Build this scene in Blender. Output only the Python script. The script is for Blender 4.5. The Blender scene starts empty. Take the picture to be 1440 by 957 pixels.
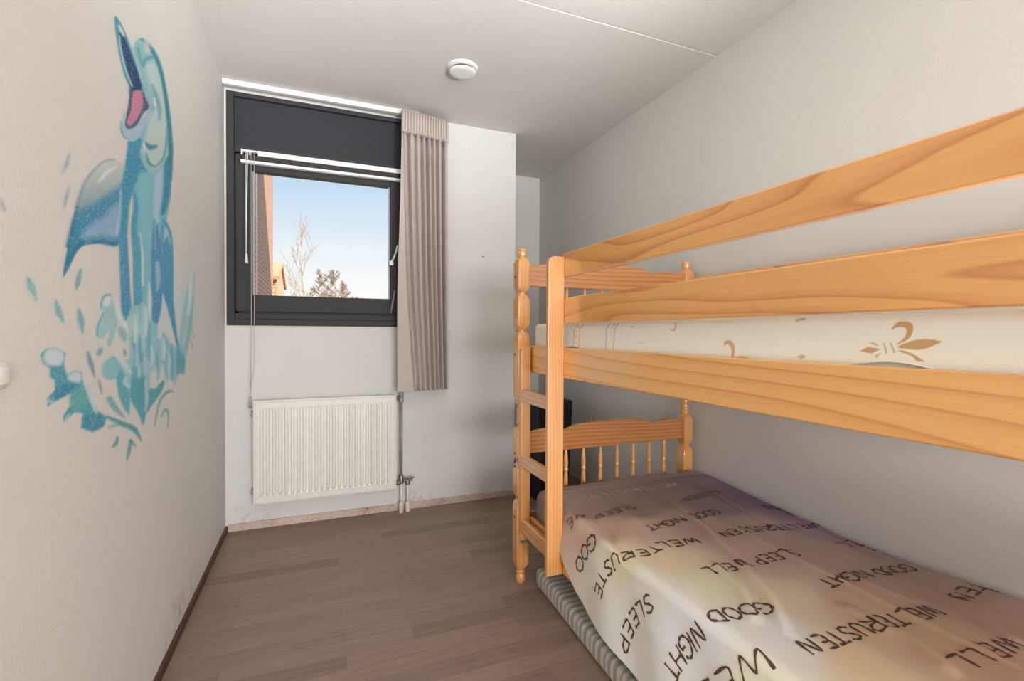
import bpy, bmesh, math, random
import numpy as np
from mathutils import Vector, Matrix

C = bpy.context.scene.collection
SC = bpy.context.scene
PI = math.pi
rng = random.Random(7)

# ------------------------------------------------------------------ camera
FPX, CX, CY, EYE = 681.5, 720.0, 478.5, 1.17
def cam_axes(yaw, pitch, roll):
    yaw, pitch, roll = map(math.radians, (yaw, pitch, roll))
    f = np.array([math.sin(yaw)*math.cos(pitch), math.cos(yaw)*math.cos(pitch), math.sin(pitch)])
    r = np.array([math.cos(yaw), -math.sin(yaw), 0.0]); u = np.cross(r, f)
    return f, math.cos(roll)*r + math.sin(roll)*u, -math.sin(roll)*r + math.cos(roll)*u
CF, CR, CU = cam_axes(21.99, -0.768, 0.264)
cam = bpy.data.cameras.new('camera')
cam.sensor_fit = 'HORIZONTAL'; cam.sensor_width = 36.0; cam.lens = FPX/1440*36
cam.clip_start = 0.02; cam.clip_end = 300
camo = bpy.data.objects.new('camera', cam); C.objects.link(camo)
m = Matrix.Identity(4)
for i in range(3):
    m[i][0], m[i][1], m[i][2] = CR[i], CU[i], -CF[i]
m[2][3] = EYE
camo.matrix_world = m
SC.camera = camo

# ------------------------------------------------------------------ light
vs = SC.view_settings
vs.view_transform = 'Standard'; vs.look = 'None'; vs.gamma = 1.0; vs.use_curve_mapping = False
vs.exposure = 0.26
SKY = 0.95
w = bpy.data.worlds.new('sky'); SC.world = w; w.use_nodes = True
nt = w.node_tree; nt.nodes.clear()
tc = nt.nodes.new('ShaderNodeTexCoord'); sx = nt.nodes.new('ShaderNodeSeparateXYZ')
rp = nt.nodes.new('ShaderNodeValToRGB'); bg = nt.nodes.new('ShaderNodeBackground'); ow = nt.nodes.new('ShaderNodeOutputWorld')
nt.links.new(tc.outputs['Generated'], sx.inputs[0]); nt.links.new(sx.outputs['Z'], rp.inputs[0])
nt.links.new(rp.outputs[0], bg.inputs[0]); nt.links.new(bg.outputs[0], ow.inputs[0])
bg.inputs[1].default_value = SKY
cr = rp.color_ramp
cr.elements[0].position = 0.0; cr.elements[0].color = (0.93, 0.90, 0.85, 1)
cr.elements[1].position = 0.07; cr.elements[1].color = (0.88, 0.87, 0.84, 1)
for p, c in ((0.12, (0.80, 0.83, 0.84)), (0.18, (0.67, 0.75, 0.82)), (0.24, (0.54, 0.68, 0.81)), (0.31, (0.42, 0.60, 0.79)), (0.44, (0.6, 0.75, 0.95)), (0.6, (1.7, 1.9, 2.2)), (0.9, (1.7, 1.9, 2.2))):
    e = cr.elements.new(p); e.color = (*c, 1)

def add_light(name, kind, loc, rot, energy, color=(1, 1, 1), size=1, size_y=None, portal=False):
    l = bpy.data.lights.new(name, kind); l.energy = energy; l.color = color
    if kind == 'AREA':
        l.shape = 'RECTANGLE'; l.size = size; l.size_y = size_y or size
        if portal: l.cycles.is_portal = True
    if kind == 'SUN': l.angle = math.radians(0.6)
    o = bpy.data.objects.new(name, l); C.objects.link(o); o.location = loc; o.rotation_euler = rot
    return o
sun = add_light('sun', 'SUN', (3, -6, 12), (0, 0, 0), 11.0, (1.0, 0.86, 0.70))
sun.rotation_euler = Vector((-1.0, 1.0, -1.19)).to_track_quat('-Z', 'Y').to_euler()
FILL_TINT = (0.945, 0.975, 1.025)  # tint shared by the added fill lights
add_light('rear_fill', 'AREA', (0.72, -3.3, 1.25), (math.radians(90), 0, 0), 158, FILL_TINT, 2.2, 1.1)  # added soft fill from behind the camera, no real hall lamp
def bounce_fill(loc, to, deg, energy):
    s = add_light('ceiling_bounce_fill', 'SPOT', loc, (0, 0, 0), energy, FILL_TINT)  # added spot on the ceiling, brightens the room by bounce
    s.data.spot_size = math.radians(deg); s.data.spot_blend = 1.0; s.data.shadow_soft_size = 0.25
    s.rotation_euler = (Vector(to)-s.location).to_track_quat('-Z', 'Y').to_euler()
bounce_fill((1.05, -1.1, 1.00), (0.50, 1.7, 2.61), 47, 640)
add_light('window_portal', 'AREA', (0.05, 3.36, 1.76), (math.radians(-90), 0, 0), 1, (1, 1, 1), 0.9, 0.8, portal=True)

# ------------------------------------------------------------------ pixel <-> place helpers (measured on the photograph)
def ray(u, v):
    return CF + CR*(u-CX)/FPX - CU*(v-CY)/FPX
def on(u, v, ax, c):
    k = 'xyz'.index(ax); o = (0, 0, EYE); d = ray(u, v); t = (c-o[k])/d[k]
    return np.array(o) + t*d
def proj(P):
    d = np.asarray(P, float) - np.array([0, 0, EYE])
    z = d @ CF
    return CX + FPX*(d @ CR)/z, CY - FPX*(d @ CU)/z

def lin(r, g, b):
    f = lambda c: (c/255/12.92) if c/255 <= 0.04045 else ((c/255+0.055)/1.055)**2.4
    return (f(r), f(g), f(b))

# ------------------------------------------------------------------ object helpers
def newobj(name, verts, faces, mat=None, parent=None, smooth=False, mats=None, midx=None):
    me = bpy.data.meshes.new(name)
    me.from_pydata([tuple(map(float, v)) for v in verts], [], [tuple(f) for f in faces])
    for mm in (mats or ([mat] if mat else [])): me.materials.append(mm)
    if midx is not None: me.polygons.foreach_set('material_index', np.array(midx, dtype=np.int32))
    if smooth: me.polygons.foreach_set('use_smooth', [True]*len(me.polygons))
    me.update()
    o = bpy.data.objects.new(name, me); C.objects.link(o)
    if parent is not None: attach(o, parent)
    return o
def rootloc(p):
    l = Vector(p.location)
    while p.parent: p = p.parent; l = l + Vector(p.location)
    return l
def attach(o, parent):
    o.parent = parent
    o.location = Vector(o.location) - rootloc(parent)
def tag(o, label=None, cat=None, group=None, kind=None):
    if label: o['label'] = label
    if cat: o['category'] = cat
    if group: o['group'] = group
    if kind: o['kind'] = kind
    return o
def empty(name, loc, label=None, cat=None, group=None, kind=None):
    o = bpy.data.objects.new(name, None); o.empty_display_size = 0.1; C.objects.link(o); o.location = loc
    return tag(o, label, cat, group, kind)

class MB:
    def __init__(s): s.v = []; s.f = []; s.m = []; s.mi = 0
    def add(s, v, f):
        n = len(s.v); s.v += [tuple(p) for p in v]; s.f += [tuple(i+n for i in q) for q in f]; s.m += [s.mi]*len(f); return s
    def box(s, x0, x1, y0, y1, z0, z1, b=0.0):
        bm = bmesh.new(); bmesh.ops.create_cube(bm, size=1)
        for v in bm.verts: v.co = ((x0+x1)/2+v.co.x*(x1-x0), (y0+y1)/2+v.co.y*(y1-y0), (z0+z1)/2+v.co.z*(z1-z0))
        if b > 0: bmesh.ops.bevel(bm, geom=bm.edges[:], offset=b, segments=2, profile=0.5, affect='EDGES')
        bm.verts.index_update()
        s.add([v.co[:] for v in bm.verts], [[v.index for v in f.verts] for f in bm.faces]); bm.free(); return s
    def prism(s, pts, axis, a, b_, bev=0.0):
        # pts: outline in the two other axes (order x,y,z without axis)
        bm = bmesh.new(); k = 'xyz'.index(axis)
        def mk(p, c):
            q = [0, 0, 0]; o = [i for i in range(3) if i != k]; q[o[0]], q[o[1]] = p; q[k] = c; return q
        va = [bm.verts.new(mk(p, a)) for p in pts]; vb = [bm.verts.new(mk(p, b_)) for p in pts]
        fa = bm.faces.new(va); fb = bm.faces.new(vb[::-1]); n = len(pts)
        for i in range(n): bm.faces.new((va[i], vb[i], vb[(i+1) % n], va[(i+1) % n]))
        bmesh.ops.recalc_face_normals(bm, faces=bm.faces[:])
        if bev > 0:
            bm.normal_update()
            es = list({e for f in (fa, fb) for e in f.edges})
            bmesh.ops.bevel(bm, geom=es, offset=bev, segments=2, profile=0.5, affect='EDGES')
        bmesh.ops.triangulate(bm, faces=[f for f in bm.faces if len(f.verts) > 4])
        bm.verts.index_update()
        s.add([v.co[:] for v in bm.verts], [[v.index for v in f.verts] for f in bm.faces]); bm.free(); return s
    def tube(s, pts, r, n=8, cap=True):
        pts = [Vector(p) for p in pts]; rr = r if hasattr(r, '__len__') else [r]*len(pts)
        vs_, fs = [], []; prev = None
        for i, p in enumerate(pts):
            t = (pts[min(i+1, len(pts)-1)]-pts[max(i-1, 0)]).normalized()
            a = prev if prev is not None else (Vector((0, 0, 1)) if abs(t.z) < .9 else Vector((1, 0, 0)))
            x = (a - t*a.dot(t)).normalized(); y = t.cross(x); prev = x
            for k in range(n):
                an = 2*PI*k/n; vs_.append(p + (x*math.cos(an)+y*math.sin(an))*rr[i])
        for i in range(len(pts)-1):
            for k in range(n): fs.append((i*n+k, i*n+(k+1) % n, (i+1)*n+(k+1) % n, (i+1)*n+k))
        if cap: fs.append(tuple(range(n))[::-1]); fs.append(tuple(range((len(pts)-1)*n, len(pts)*n)))
        return s.add(vs_, fs)
    def lathe(s, c, prof, n=20, axis='z'):
        # prof: (r, h); closed ends by fans
        vs_, fs = [], []
        for r, h in prof:
            for k in range(n):
                a = 2*PI*k/n; q = (r*math.cos(a), r*math.sin(a), h)
                if axis == 'x': q = (h, q[0], q[1])
                if axis == 'y': q = (q[0], h, q[1])
                vs_.append((c[0]+q[0], c[1]+q[1], c[2]+q[2]))
        for i in range(len(prof)-1):
            for k in range(n): fs.append((i*n+k, i*n+(k+1) % n, (i+1)*n+(k+1) % n, (i+1)*n+k))
        fs.append(tuple(range(n))[::-1]); fs.append(tuple(range((len(prof)-1)*n, len(prof)*n)))
        return s.add(vs_, fs)
    def turned(s, cx, cy, levels, n=32):
        # levels: (z, half width, corner radius) -> square-to-round turned post
        vs_, fs = [], []
        for z, h, r in levels:
            r = min(r, h)
            for k in range(n):
                q = k*4//n; t = (k % (n//4))/(n//4-1); a = PI/2*(q+t)
                sx_ = (1, -1, -1, 1)[q]; sy_ = (1, 1, -1, -1)[q]
                vs_.append((cx+sx_*(h-r)+r*math.cos(a), cy+sy_*(h-r)+r*math.sin(a), z))
        for i in range(len(levels)-1):
            for k in range(n): fs.append((i*n+k, i*n+(k+1) % n, (i+1)*n+(k+1) % n, (i+1)*n+k))
        fs.append(tuple(range(n))[::-1]); fs.append(tuple(range((len(levels)-1)*n, len(levels)*n)))
        return s.add(vs_, fs)
    def build(s, name, mat, parent=None, smooth=False, mats=None, sharp=None):
        o = newobj(name, s.v, s.f, mat, parent, smooth, mats, s.m if mats else None)
        bm = bmesh.new(); bm.from_mesh(o.data); bmesh.ops.recalc_face_normals(bm, faces=bm.faces[:])
        if sharp:
            for e in bm.edges:
                if len(e.link_faces) == 2 and e.calc_face_angle() > math.radians(sharp): e.smooth = False
        bm.to_mesh(o.data); bm.free()
        return o

# ------------------------------------------------------------------ materials
class NT:
    def __init__(s, name):
        s.m = bpy.data.materials.new(name); s.m.use_nodes = True; s.t = s.m.node_tree
        s.b = s.t.nodes['Principled BSDF']; s._tc = None
    def n(s, typ, **kw):
        nd = s.t.nodes.new(typ)
        for k, v in kw.items():
            if k.startswith('i_'):
                key = k[2:]; key = int(key) if key.isdigit() else key.replace('_', ' ')
                nd.inputs[key].default_value = v
            else: setattr(nd, k, v)
        return nd
    def l(s, a, b): s.t.links.new(a, b)
    def tc(s, which='Object'):
        if not s._tc: s._tc = s.n('ShaderNodeTexCoord')
        return s._tc.outputs[which]
    def mapping(s, scale=(1, 1, 1), loc=(0, 0, 0), rot=(0, 0, 0)):
        mp = s.n('ShaderNodeMapping'); mp.inputs['Scale'].default_value = scale
        mp.inputs['Location'].default_value = loc; mp.inputs['Rotation'].default_value = rot
        s.l(s.tc(), mp.inputs['Vector']); return mp.outputs[0]
    def noise(s, vec, scale, detail=2, rough=0.5, dist=0.0):
        nd = s.n('ShaderNodeTexNoise'); s.l(vec, nd.inputs['Vector'])
        nd.inputs['Scale'].default_value = scale; nd.inputs['Detail'].default_value = detail
        nd.inputs['Roughness'].default_value = rough; nd.inputs['Distortion'].default_value = dist
        return nd.outputs['Fac']
    def math(s, op, a, b=None, c=None):
        nd = s.n('ShaderNodeMath', operation=op)
        for i, x in enumerate((a, b, c)):
            if x is None: continue
            if hasattr(x, 'is_output'): s.l(x, nd.inputs[i])
            else: nd.inputs[i].default_value = x
        return nd.outputs[0]
    def ramp(s, fac, stops, interp='LINEAR'):
        nd = s.n('ShaderNodeValToRGB'); nd.color_ramp.interpolation = interp; e = nd.color_ramp.elements
        e[0].position, e[0].color = stops[0][0], (*stops[0][1], 1)
        e[1].position, e[1].color = stops[-1][0], (*stops[-1][1], 1)
        for p, c in stops[1:-1]:
            x = e.new(p); x.color = (*c, 1)
        s.l(fac, nd.inputs[0]); return nd.outputs[0]
    def mix(s, fac, a, b, mode='MIX'):
        nd = s.n('ShaderNodeMix', data_type='RGBA', blend_type=mode)
        for idx, x in ((0, fac), (6, a), (7, b)):
            if hasattr(x, 'is_output'): s.l(x, nd.inputs[idx])
            else: nd.inputs[idx].default_value = x if idx == 0 else (*x, 1)
        return nd.outputs[2]
    def bump(s, h, strength, dist=0.01):
        nd = s.n('ShaderNodeBump'); nd.inputs['Strength'].default_value = strength; nd.inputs['Distance'].default_value = dist
        s.l(h, nd.inputs['Height']); s.l(nd.outputs[0], s.b.inputs['Normal'])
    def col(s, c):
        if hasattr(c, 'is_output'): s.l(c, s.b.inputs['Base Color'])
        else: s.b.inputs['Base Color'].default_value = (*c, 1)
        return s
    def set(s, **kw):
        for k, v in kw.items(): s.b.inputs[k.replace('_', ' ')].default_value = v
        return s

def plain(name, c, rough=0.5, metal=0.0, var=0.04, spec=0.5, scale=30):
    t = NT(name); f = t.noise(t.mapping(), scale, 3)
    a = tuple(max(0, x*(1-var)) for x in c); b = tuple(min(1, x*(1+var)) for x in c)
    t.col(t.ramp(f, [(0.3, a), (0.7, b)])).set(Roughness=rough, Metallic=metal); t.b.inputs['Specular IOR Level'].default_value = spec
    return t.m

def plaster(name, c, bump=0.25, scale=150, dirt=None):
    t = NT(name); f = t.noise(t.mapping(), 3.0, 3)
    base = t.ramp(f, [(0.3, tuple(x*0.985 for x in c)), (0.7, tuple(min(1, x*1.015) for x in c))])
    if dirt:
        # scuff marks: small dark smudges gathered around given spots of the wall
        for (p, r, dark, amt, st) in dirt:
            sub = t.n('ShaderNodeVectorMath', operation='SUBTRACT'); t.l(t.tc(), sub.inputs[0]); sub.inputs[1].default_value = p
            sc = t.n('ShaderNodeVectorMath', operation='MULTIPLY'); t.l(sub.outputs[0], sc.inputs[0]); sc.inputs[1].default_value = r
            ln = t.n('ShaderNodeVectorMath', operation='LENGTH'); t.l(sc.outputs[0], ln.inputs[0])
            k = t.math('SUBTRACT', 1.0, ln.outputs['Value']); k.node.use_clamp = True
            nz = t.noise(t.mapping(scale=st), 22, 4, 0.7, 0.5)
            k2 = t.math('MULTIPLY', k, t.math('SUBTRACT', nz, 0.47)); k3 = t.math('MULTIPLY', k2, amt); k3.node.use_clamp = True
            base = t.mix(k3, base, dark)
    t.col(base).set(Roughness=0.85); t.b.inputs['Specular IOR Level'].default_value = 0.25
    h = t.noise(t.mapping(), scale, 3, 0.6)
    t.bump(h, bump, 0.006)
    return t.m

M = {}
WALLC = lin(220, 217, 211)
M['wall_left'] = plaster('plaster_left', lin(220, 217, 211), 0.22, 95, [
    ((-0.495, 2.16, 0.09), (1, 5.0, 8.0), lin(125, 127, 120), 4.0, (1, 1.6, .6)),
    ((-0.495, 3.22, 0.5), (1, 9.0, 1.8), lin(175, 172, 163), 3.0, (1, 1, 1)),
    ((-0.495, 2.45, 0.08), (1, 4.0, 9.0), lin(140, 140, 132), 3.0, (1, 1.6, .6))])
M['wall_window'] = plaster('plaster_window', lin(218, 216, 211), 0.22, 110, [
    ((0.62, 3.25, 0.06), (5.0, 1, 11.0), lin(130, 120, 115), 2.6, (1, 1, 1)),
    ((-0.35, 3.25, 0.08), (3.0, 1, 12.0), lin(140, 130, 125), 2.4, (1, 1, 1)),
    ((1.15, 3.25, 0.06), (4.0, 1, 14.0), lin(140, 130, 125), 2.0, (1, 1, 1))])
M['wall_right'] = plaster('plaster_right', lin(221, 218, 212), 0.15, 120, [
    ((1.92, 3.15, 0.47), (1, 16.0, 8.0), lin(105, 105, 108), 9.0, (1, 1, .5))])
M['ceiling'] = plaster('plaster_ceiling', lin(219, 215, 209), 0.30, 120)
M['white'] = plain('white_paint', lin(232, 230, 224), 0.4)
M['rad'] = plain('radiator_enamel', lin(226, 224, 214), 0.32)
M['plastic'] = plain('white_plastic', lin(236, 235, 230), 0.3)
M['metal'] = plain('worn_steel', lin(128, 124, 118), 0.42, 0.7, 0.15)
M['pipe'] = plain('grey_painted_pipe', lin(150, 147, 140), 0.45, 0.1, 0.12)
M['anthracite'] = plain('anthracite_paint', lin(60, 58, 59), 0.6, 0, 0.05, 0.25)
M['anthracite_panel'] = plain('anthracite_panel', lin(56, 54, 58), 0.65, 0, 0.06, 0.2)
M['stack'] = plain('dark_blind_slats', lin(74, 70, 67), 0.5)
M['bead'] = plain('grey_glazing_strip', lin(170, 168, 172), 0.35)
M['black'] = plain('black_veneer', lin(17, 16, 17), 0.5, 0, 0.1)
M['cable'] = plain('black_rubber', lin(20, 19, 19), 0.5)
M['dark'] = plain('dark_gap', lin(48, 42, 36), 0.7)
M['cord'] = plain('pale_cord', lin(190, 185, 176), 0.6)
M['hole'] = plain('dark_bolt', lin(70, 56, 44), 0.5, 0.4)

def wood(name, axis, light, mid, dark, seed=0.0, freq=9.0, sc=5.5, lines=(0, 0, 0), coat=1.0, crough=0.15):
    t = NT(name); s = [1, 1, 1]; s[axis] = 0.11
    v = t.mapping(scale=tuple(s), loc=(seed, seed*1.7, seed*0.6))
    n1 = t.noise(v, sc, 1.5, 0.4)
    dp = t.n('ShaderNodeVectorMath', operation='DOT_PRODUCT'); t.l(t.tc(), dp.inputs[0]); dp.inputs[1].default_value = lines
    ring = t.math('FRACT', t.math('MULTIPLY_ADD', n1, freq, dp.outputs['Value']))
    c1 = t.ramp(ring, [(0.0, light), (0.40, light), (0.78, mid), (0.92, dark), (1.0, light)])
    s2 = [1, 1, 1]; s2[axis] = 0.02
    fine = t.noise(t.mapping(scale=tuple(s2)), 260, 3, 0.6)
    c2 = t.mix(0.16, c1, t.ramp(fine, [(0.3, tuple(x*0.6 for x in mid)), (0.7, tuple(min(1, x*1.2) for x in light))]))
    big = t.noise(t.mapping(scale=tuple(s2)), 14, 2, 0.5)
    c3 = t.mix(t.math('MULTIPLY', big, 0.30), c2, mid)
    # a few small dark knots
    s3 = [1, 1, 1]; s3[axis] = 0.6
    vo = t.n('ShaderNodeTexVoronoi'); t.l(t.mapping(scale=tuple(s3), loc=(seed, 0.3, seed)), vo.inputs['Vector']); vo.inputs['Scale'].default_value = 3.2
    kn = t.ramp(vo.outputs['Distance'], [(0.0, (1, 1, 1)), (0.022, (0.8, .8, .8)), (0.035, (0, 0, 0))])
    c4 = t.mix(kn, c3, tuple(x*0.45 for x in dark))
    t.col(c4).set(Roughness=0.42, Coat_Weight=coat, Coat_Roughness=crough, Coat_IOR=1.85)
    t.bump(ring, 0.03, 0.002)
    return t.m
PL, PM, PD = lin(241, 175, 92), lin(228, 153, 74), lin(202, 120, 54)
M['pine_y'] = wood('pine_along_bed', 1, PL, PM, PD, 0.0, 9.0, 6.0)
M['pine_y2'] = wood('pine_along_bed_side_rail', 1, lin(247, 185, 102), lin(238, 167, 84), lin(216, 136, 64), 3.3, 4.5, 4.0, (0, -1.6, 22.0))
M['pine_z'] = wood('pine_upright', 2, lin(238, 170, 94), lin(224, 150, 78), lin(198, 120, 58), 1.2, 5.0, 7.0, (60, 40, 0))
M['pine_z2'] = wood('pine_ladder_upright', 2, lin(240, 174, 100), lin(228, 156, 84), lin(204, 126, 62), 5.1, 2.5, 6.0, (75, 40, 1.0), 1.0, 0.32)
M['pine_x'] = wood('pine_across_bed', 0, lin(208, 136, 66), lin(186, 112, 50), lin(146, 80, 34), 2.2, 6.0, 5.0, (0, 0, 42))
M['pine_r'] = wood('pine_rung', 1, lin(238, 176, 108), lin(224, 156, 90), lin(200, 126, 68), 7.7, 5.0, 8.0, (30, 0, 45))

def floor_mat():
    t = NT('vinyl_plank_floor')
    mp = t.mapping(scale=(1, 1, 1), loc=(0.31, 0.04, 0))
    br = t.n('ShaderNodeTexBrick', offset=0.38, offset_frequency=2); t.l(mp, br.inputs['Vector'])
    br.inputs['Color1'].default_value = (0, 0, 0, 1); br.inputs['Color2'].default_value = (1, 1, 1, 1); br.inputs['Mortar'].default_value = (0.5, 0.5, 0.5, 1)
    for k, v in (('Scale', 1.0), ('Mortar Size', 0.0012), ('Mortar Smooth', 0.1), ('Bias', 0.0), ('Brick Width', 0.66), ('Row Height', 0.082)): br.inputs[k].default_value = v
    c = t.ramp(br.outputs['Color'], [(0.0, lin(110, 92, 84)), (0.15, lin(126, 105, 95)), (0.3, lin(148, 125, 111)), (0.5, lin(140, 116, 100)), (0.65, lin(156, 132, 117)), (0.85, lin(146, 121, 105)), (1.0, lin(128, 104, 90))])
    g = t.noise(t.mapping(scale=(0.09, 1, 1)), 55, 5, 0.65, 0.4)
    c = t.mix(0.42, c, t.ramp(g, [(0.28, lin(112, 90, 79)), (0.5, lin(148, 122, 108)), (0.75, lin(170, 146, 130))]))
    b = t.noise(t.mapping(scale=(0.3, 1, 1)), 6, 3)
    c = t.mix(t.math('MULTIPLY', b, 0.25), c, lin(140, 112, 96))
    c = t.mix(t.math('MULTIPLY', br.outputs['Fac'], 0.3), c, lin(104, 84, 74))
    t.col(c).set(Roughness=0.48); t.bump(g, 0.06, 0.003)
    return t.m
M['floor'] = floor_mat()

def stone_skirt(name, a, b, c, sc=60):
    t = NT(name); f = t.noise(t.mapping(), sc, 6, 0.8, 0.3); f2 = t.noise(t.mapping(), 7, 3); f = t.math('ADD', f, t.math('MULTIPLY', t.math('SUBTRACT', f2, .5), .35))
    t.col(t.ramp(f, [(0.34, c), (0.46, a), (0.6, b), (0.8, a)])).set(Roughness=0.6); t.bump(f, 0.2, 0.004)
    return t.m
M['skirt_pale'] = stone_skirt('worn_pale_skirting', lin(196, 170, 156), lin(214, 192, 178), lin(122, 84, 72), 140)
M['skirt_dark'] = stone_skirt('dark_red_brown_skirting', lin(82, 46, 38), lin(98, 60, 48), lin(56, 34, 30), 25)

def brick_mat(name, c1, c2, mort, plane='yz'):
    t = NT(name)
    sp = t.n('ShaderNodeSeparateXYZ'); t.l(t.tc(), sp.inputs[0]); cb = t.n('ShaderNodeCombineXYZ')
    t.l(sp.outputs['Y' if plane == 'yz' else 'X'], cb.inputs['X']); t.l(sp.outputs['Z'], cb.inputs['Y'])
    br = t.n('ShaderNodeTexBrick'); t.l(cb.outputs[0], br.inputs['Vector'])
    br.inputs['Color1'].default_value = (*c1, 1); br.inputs['Color2'].default_value = (*c2, 1); br.inputs['Mortar'].default_value = (*mort, 1)
    for k, v in (('Scale', 1.0), ('Mortar Size', 0.009), ('Mortar Smooth', 0.2), ('Brick Width', 0.22), ('Row Height', 0.065)): br.inputs[k].default_value = v
    t.col(br.outputs['Color']).set(Roughness=0.85); t.bump(br.outputs['Fac'], 0.3, -0.005)
    return t.m
M['brick'] = brick_mat('brown_brick', lin(134, 90, 74), lin(116, 78, 66), lin(160, 142, 132))
M['brick_x'] = brick_mat('orange_brick', lin(170, 116, 84), lin(158, 106, 78), lin(190, 165, 145), 'xz')
M['rooftile'] = plain('terracotta_tiles', lin(186, 116, 86), 0.8, 0, 0.15)
M['bark'] = plain('bare_tree_bark', lin(120, 96, 76), 0.9, 0, 0.2)
M['bark_pale'] = plain('birch_bark', lin(140, 124, 108), 0.9, 0, 0.25)
M['grass'] = plain('winter_grass', lin(120, 120, 80), 0.95, 0, 0.2)

def glass():
    t = NT('window_glass'); tr = t.n('ShaderNodeBsdfTransparent'); gl = t.n('ShaderNodeBsdfGlossy'); gl.inputs['Roughness'].default_value = 0.02
    fr = t.n('ShaderNodeFresnel'); fr.inputs['IOR'].default_value = 1.25; mx = t.n('ShaderNodeMixShader')
    t.l(fr.outputs[0], mx.inputs[0]); t.l(tr.outputs[0], mx.inputs[1]); t.l(gl.outputs[0], mx.inputs[2])
    t.l(mx.outputs[0], t.t.nodes['Material Output'].inputs['Surface']); return t.m
M['glass'] = glass()

def curtain_mat():
    t = NT('taupe_curtain_cloth'); f = t.noise(t.mapping(scale=(1, 1, 0.15)), 400, 2)
    t.col(t.ramp(f, [(0.3, lin(190, 175, 166)), (0.7, lin(198, 183, 174))])).set(Roughness=0.8, Sheen_Weight=0.25)
    t.bump(f, 0.1, 0.002); return t.m
M['curtain'] = curtain_mat()

def attr_mat(name, attr, rough=0.8, weave=900, bump=0.08, sheen=0.1):
    t = NT(name); a = t.n('ShaderNodeAttribute', attribute_name=attr); f = t.noise(t.mapping(), weave, 2)
    t.col(t.mix(0.06, a.outputs['Color'], t.ramp(f, [(0.3, (0.2, .2, .2)), (0.7, (0.9, .9, .9))]))).set(Roughness=rough, Sheen_Weight=sheen)
    t.bump(f, bump, 0.001); return t.m
M['sheet_print'] = attr_mat('watercolour_sheet_cloth', 'pattern')
M['sheet_ink'] = plain('brown_lettering', lin(96, 68, 54), 0.85)
M['sheet_ink_pale'] = plain('pale_lettering', lin(222, 200, 186), 0.85)
M['sheet_ink_faint'] = plain('faint_brown_lettering', lin(122, 90, 76), 0.85)
M['sheet_ink_plum'] = plain('plum_lettering', lin(78, 52, 60), 0.85)
M['sheet_cream'] = attr_mat('cream_sheet_cloth', 'pattern')
M['ticking'] = plain('white_ticking', lin(225, 222, 212), 0.85)

def stripe_mat():
    t = NT('striped_cover'); sp = t.n('ShaderNodeSeparateXYZ'); t.l(t.tc(), sp.inputs[0])
    fy = t.math('FRACT', t.math('MULTIPLY', sp.outputs['Y'], 9.6))
    A, B, D, E_ = lin(206, 202, 190), lin(164, 154, 144), lin(182, 182, 172), lin(214, 211, 200)
    c = t.ramp(fy, [(0.0, A), (0.2, B), (0.36, D), (0.42, E_), (0.56, B), (0.7, D), (0.76, A), (0.88, lin(170, 160, 150)), (0.999, A)], 'CONSTANT')
    f = t.noise(t.mapping(), 500, 2); t.col(t.mix(0.08, c, t.ramp(f, [(0.3, (0.2, .2, .2)), (0.7, (0.8, .8, .8))]))).set(Roughness=0.85)
    t.bump(f, 0.1, 0.001); return t.m
M['stripe'] = stripe_mat()

# ------------------------------------------------------------------ the setting
XL, XR, YW, YN, YB, ZC, XN = -0.495, 1.92, 3.25, 4.09, -3.40, 2.61, 1.335
def struct(name, mb, mat, parent=None, smooth=False, mats=None):
    o = mb.build(name, mat, parent, smooth, mats)
    if parent is None: o['kind'] = 'structure'
    return o
struct('floor', MB().box(XL-.1, XR+.1, YB-.1, YN+.1, -0.12, 0), M['floor'])
YJ = 1.945
cl = MB().prism([(YB-.1, ZC), (YJ-.005, ZC), (YJ, ZC+.006), (YJ+.005, ZC), (YN+.1, ZC), (YN+.1, ZC+.12), (YB-.1, ZC+.12)], 'x', XL-.1, XR+.1)
struct('ceiling', cl, M['ceiling'])
struct('wall_left', MB().box(XL-.1, XL, YB-.1, YW+.0, 0, ZC), M['wall_left'])
struct('wall_right', MB().box(XR, XR+.1, YB-.1, YN+.1, 0, ZC), M['wall_right'])
struct('wall_rear', MB().box(XL, XR, YB-.1, YB, 0, ZC), M['wall_window'])
WX0, WX1, WZ0, WZ1 = -0.485, 0.56, 1.213, 2.578
wb = MB().box(XL-.1, XN, YW, YW+.13, 0, WZ0).box(XL-.1, WX0, YW, YW+.13, WZ0, ZC).box(WX1, XN, YW, YW+.13, WZ0, ZC).box(WX0, WX1, YW, YW+.13, WZ1, ZC)
struct('wall_window', wb, M['wall_window'])
struct('wall_niche', MB().box(XN-.1, XN, YW+.13, YN, 0, ZC).box(XN-.1, XR, YN, YN+.1, 0, ZC), M['wall_right'])
# house above and around the room (its shade falls on the wing outside)
struct('trim_facade', MB().box(XL-.1, 9.0, YB-1.0, YW+.10, ZC+.14, 9.6), M['brick_x'])
# skirtings
struct('baseboard_window', MB().box(XL+.012, XN, YW-.012, YW, 0, 0.045, .003), M['skirt_pale'])
struct('baseboard_left', MB().box(XL, XL+.012, YB, YW, 0, 0.036, .003), M['skirt_dark'])
struct('baseboard_niche', MB().box(XN, XN+.012, YW-.012, YN, 0, 0.045, .003).box(XN, XR, YN-.012, YN, 0, .045, .003), M['skirt_pale'])
struct('baseboard_right', MB().box(XR-.012, XR, YB, YN, 0, 0.045, .003), M['skirt_pale'])

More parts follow.
